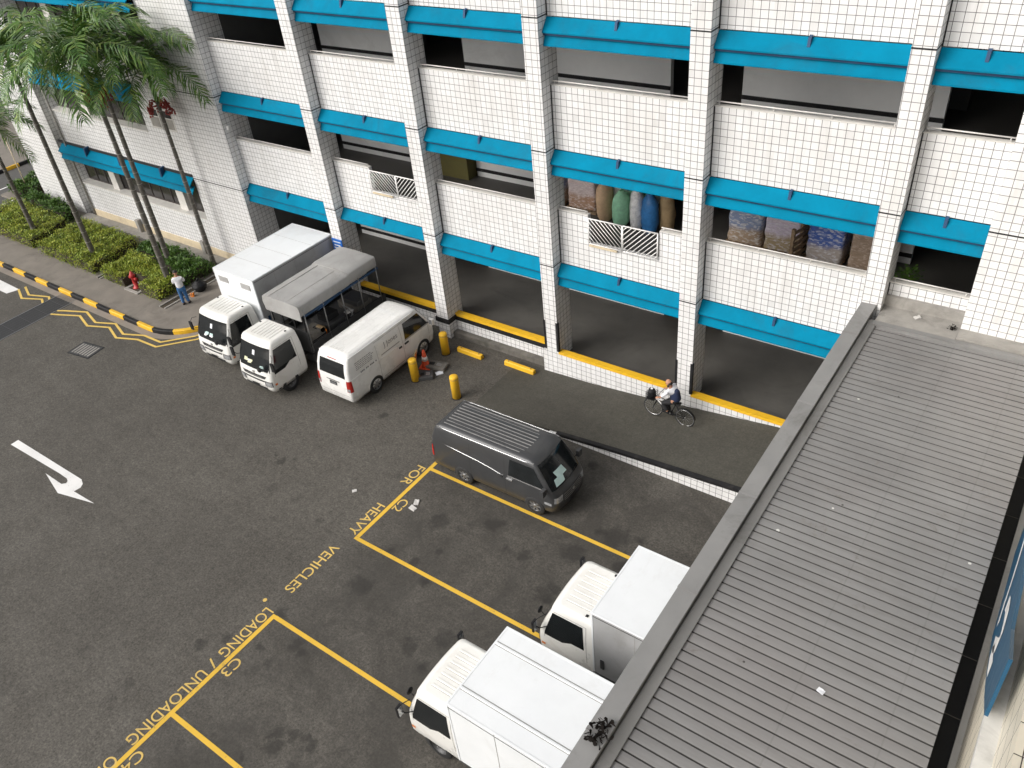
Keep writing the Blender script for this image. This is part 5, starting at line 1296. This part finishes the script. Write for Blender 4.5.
b.grid(rows, 'black', True, True); b.poly(rows[0], 'black'); b.poly(rows[-1], 'black'); b.build('bag_body', t)
b = MB(); b.tube([(-.05, 0, .45), (0, 0, .56), (.08, .02, .6)], [.05, .03, .06], 'black', 8); b.build('tied_neck', t)
t = thing('small_box', 'small orange brown box between the black bag and the person in the white shirt', 'box', (-29.65, 15.85, .13), RAD(30)); b = MB(); b.box(-.07, .07, -.06, .06, 0, .16, 'orange'); b.build('carton', t, .01); b = MB(); b.box(-.02, .02, -.062, .062, .06, .162, 'wood'); b.build('tape', t)

# --- cyclist on the ramp, riding towards -x
cz = rz_(-8.4, 17.88)
BK = thing('bicycle', 'black bicycle with front basket ridden along the driveway ramp', 'bicycle', (-8.37, 17.88, cz + .012), RAD(178))
WR = .33; XF, XR = .54, -.54
def bwheel(x, name='wheel'):
    b = MB(); n = 40; rows = []
    for k in range(n):
        a = 2 * pi * k / n; rows.append([((WR - .018 + .020 * cos(q)) * cos(a), .018 * sin(q), (WR - .018 + .020 * cos(q)) * sin(a)) for q in [2 * pi * j / 6 for j in range(6)]])
    rows.append(rows[0]); b.grid(rows, 'rubber', True, True); o = b.build(name, BK); o.location = (x, 0, WR)
    c = MB(); rows = [[((WR - .04 + .010 * cos(q)) * cos(a), .012 * sin(q), (WR - .04 + .010 * cos(q)) * sin(a)) for q in [2 * pi * j / 5 for j in range(5)]] for a in [2 * pi * k / n for k in range(n)]]; rows.append(rows[0]); c.grid(rows, 'chrome', True, True)
    c.lathe([(.025, -.04), (.025, .04)], 'chrome', axis='Y', n=10)
    for k in range(18): a = 2 * pi * k / 18; c.tube([(0, .02 * (-1) ** k, 0), ((WR - .04) * cos(a), 0, (WR - .04) * sin(a))], .0022, 'hub', 3)
    c.build('rim', o)
bwheel(XF); bwheel(XR)
b = MB()
seat_t = (-.22, 0, .72); bb = (-.06, 0, .30); ht = (.36, 0, .80); hb = (.40, 0, .66)
for p, q, r in ((bb, seat_t, .016), (seat_t, ht, .015), (bb, hb, .018), (ht, hb, .018), (bb, (XR, .05, WR), .010), (bb, (XR, -.05, WR), .010), ((-.18, 0, .74), (XR, .05, WR), .009), ((-.18, 0, .74), (XR, -.05, WR), .009)): b.tube([p, q], r, 'white_metal' if r == .018 else 'black', 8)
b.build('frame', BK)
b = MB(); 
for s_ in (.05, -.05): b.tube([hb, (.43, s_, .60), (XF, s_, WR)], .012, 'black', 6)
b.build('fork', BK)
b = MB(); b.tube([ht, (.34, 0, .93)], .014, 'chrome', 6); b.tube([(.18, .27, .98), (.30, .22, .97), (.35, 0, .93), (.30, -.22, .97), (.18, -.27, .98)], .012, 'chrome', 6); b.build('handlebar', BK)
b = MB(); b.prism([(-.38, -.09, .76), (-.38, .09, .76), (-.12, .02, .76), (-.12, -.02, .76)], (0, 0, .05), 'black'); b.tube([seat_t, (-.24, 0, .77)], .014, 'chrome', 6); b.build('saddle', BK, .01)
b = MB(); b.lathe([(.09, -.008), (.09, .008)], 'hub_dark', (bb[0], -.05, bb[2]), 'Y', 20); b.tube([(bb[0], -.06, bb[2]), (bb[0] + .12, -.07, bb[2] - .11)], .010, 'chrome', 5); b.tube([(bb[0], .06, bb[2]), (bb[0] - .12, .07, bb[2] + .11)], .010, 'chrome', 5); b.box(bb[0] + .07, bb[0] + .17, -.16, -.07, bb[2] - .12, bb[2] - .10, 'black'); b.box(bb[0] - .17, bb[0] - .07, .07, .16, bb[2] + .10, bb[2] + .12, 'black'); b.build('crank', BK)
b = MB()
for z in (.68, .76, .84, .92): b.tube([(.46, -.14, z), (.74, -.14, z), (.74, .14, z), (.46, .14, z), (.46, -.14, z)], .006, 'black', 4)
for k in range(9): x = .46 + .28 * k / 8; b.tube([(x, -.14, .68), (x, -.14, .92)], .004, 'black', 4); b.tube([(x, .14, .68), (x, .14, .92)], .004, 'black', 4)
for k in range(9): y = -.14 + .28 * k / 8; b.tube([(.46, y, .68), (.46, y, .92)], .004, 'black', 4); b.tube([(.74, y, .68), (.74, y, .92)], .004, 'black', 4)
b.box(.46, .74, -.14, .14, .675, .685, 'black'); b.build('basket', BK)
b = MB(); rows = [[(XR + (WR + .03) * cos(a), y, WR + (WR + .03) * sin(a)) for y in (-.03, 0, .03)] for a in [RAD(20 + 15 * k) for k in range(11)]]; b.grid(rows, 'black', True); b.tube([(XR - .1, -.07, .72), (-.2, -.07, .74)], .008, 'black', 4); b.tube([(XR - .1, .07, .72), (-.2, .07, .74)], .008, 'black', 4); b.tube([(XR, .06, WR), (XR - .05, .07, .72)], .007, 'black', 4); b.build('rear_mudguard', BK)
BW = Matrix.Translation(BK.location) @ Matrix.Rotation(RAD(178), 4, 'Z')
hg = thing('helmet_bag', 'black bag with a white spot in the bicycle basket', 'bag', BW @ Vector((.60, 0, .70)), RAD(178))
b = MB(); b.lathe([(.001, 0), (.10, .0), (.13, .08), (.13, .2), (.09, .29), (.001, .32)], 'black', n=16); b.build('bag_body', hg); b = MB(); b.box(-.03, .03, -.03, .03, .30, .325, 'shirt'); b.build('tag', hg)
PS = thing('person', 'bald cyclist in a navy vest over a white shirt riding the bicycle up the ramp', 'person', BK.location, RAD(178))
BV = [(-.22, 0, .92, .09, .11), (-.18, 0, 1.03, .10, .12), (-.14, 0, 1.17, .11, .16), (-.07, 0, 1.28, .10, .16), (-.03, 0, 1.34, .055), (.0, 0, 1.39, .05),
      (-.04, .18, 1.26, .055), (.09, .25, 1.10, .042), (.20, .26, 1.00, .032), (-.04, -.18, 1.26, .055), (.09, -.25, 1.10, .042), (.20, -.26, 1.00, .032),
      (-.17, .10, .88, .08), (.16, .12, .74, .065), (-.02, .12, .46, .045), (.05, .12, .43, .038), (-.17, -.10, .88, .08), (.14, -.12, .62, .065), (.03, -.12, .26, .045), (.12, -.12, .23, .038)]
skin('body', PS, 'skin', BV, BE)
head(PS, (.03, 0, 1.45), (1, 0, -.40), bald=True)
hand(PS, (.20, .26, 1.0), (.9, .05, -.1), (0, 0, 1), 1); hand(PS, (.20, -.26, 1.0), (.9, -.05, -.1), (0, 0, 1), -1)
SH = [(-.22, 0, .88, .14, .165), (-.17, 0, 1.02, .13, .16), (-.13, 0, 1.17, .13, .18), (-.07, 0, 1.28, .108, .172), (-.05, 0, 1.32, .068), (-.04, .19, 1.265, .074), (.08, .25, 1.12, .058), (.15, .255, 1.05, .046), (-.04, -.19, 1.265, .074), (.08, -.25, 1.12, .058), (.15, -.255, 1.05, .046)]
skin('shirt', PS, 'shirt', SH, [(0, 1), (1, 2), (2, 3), (3, 4), (3, 5), (5, 6), (6, 7), (3, 8), (8, 9), (9, 10)])
skin('vest', PS, 'navy', [(-.235, 0, .84, .165, .19), (-.20, 0, 1.02, .155, .185), (-.16, 0, 1.17, .150, .205), (-.11, 0, 1.28, .118, .18)], [(0, 1), (1, 2), (2, 3)])
skin('trousers', PS, 'trouser', [(-.22, 0, .93, .14, .16), (-.19, 0, .86, .12, .15), (-.12, .10, .87, .11), (.16, .12, .74, .085), (-.01, .12, .48, .065), (-.12, -.10, .85, .11), (.14, -.12, .62, .085), (.04, -.12, .28, .065)], [(0, 1), (1, 2), (2, 3), (3, 4), (1, 5), (5, 6), (6, 7)])
for x, y, z in ((.03, .12, .40), (.10, -.12, .19)): b = MB(); b.box(x - .10, x + .14, y - .045, y + .045, z, z + .07, 'black'); b.build('shoe', PS, .015)
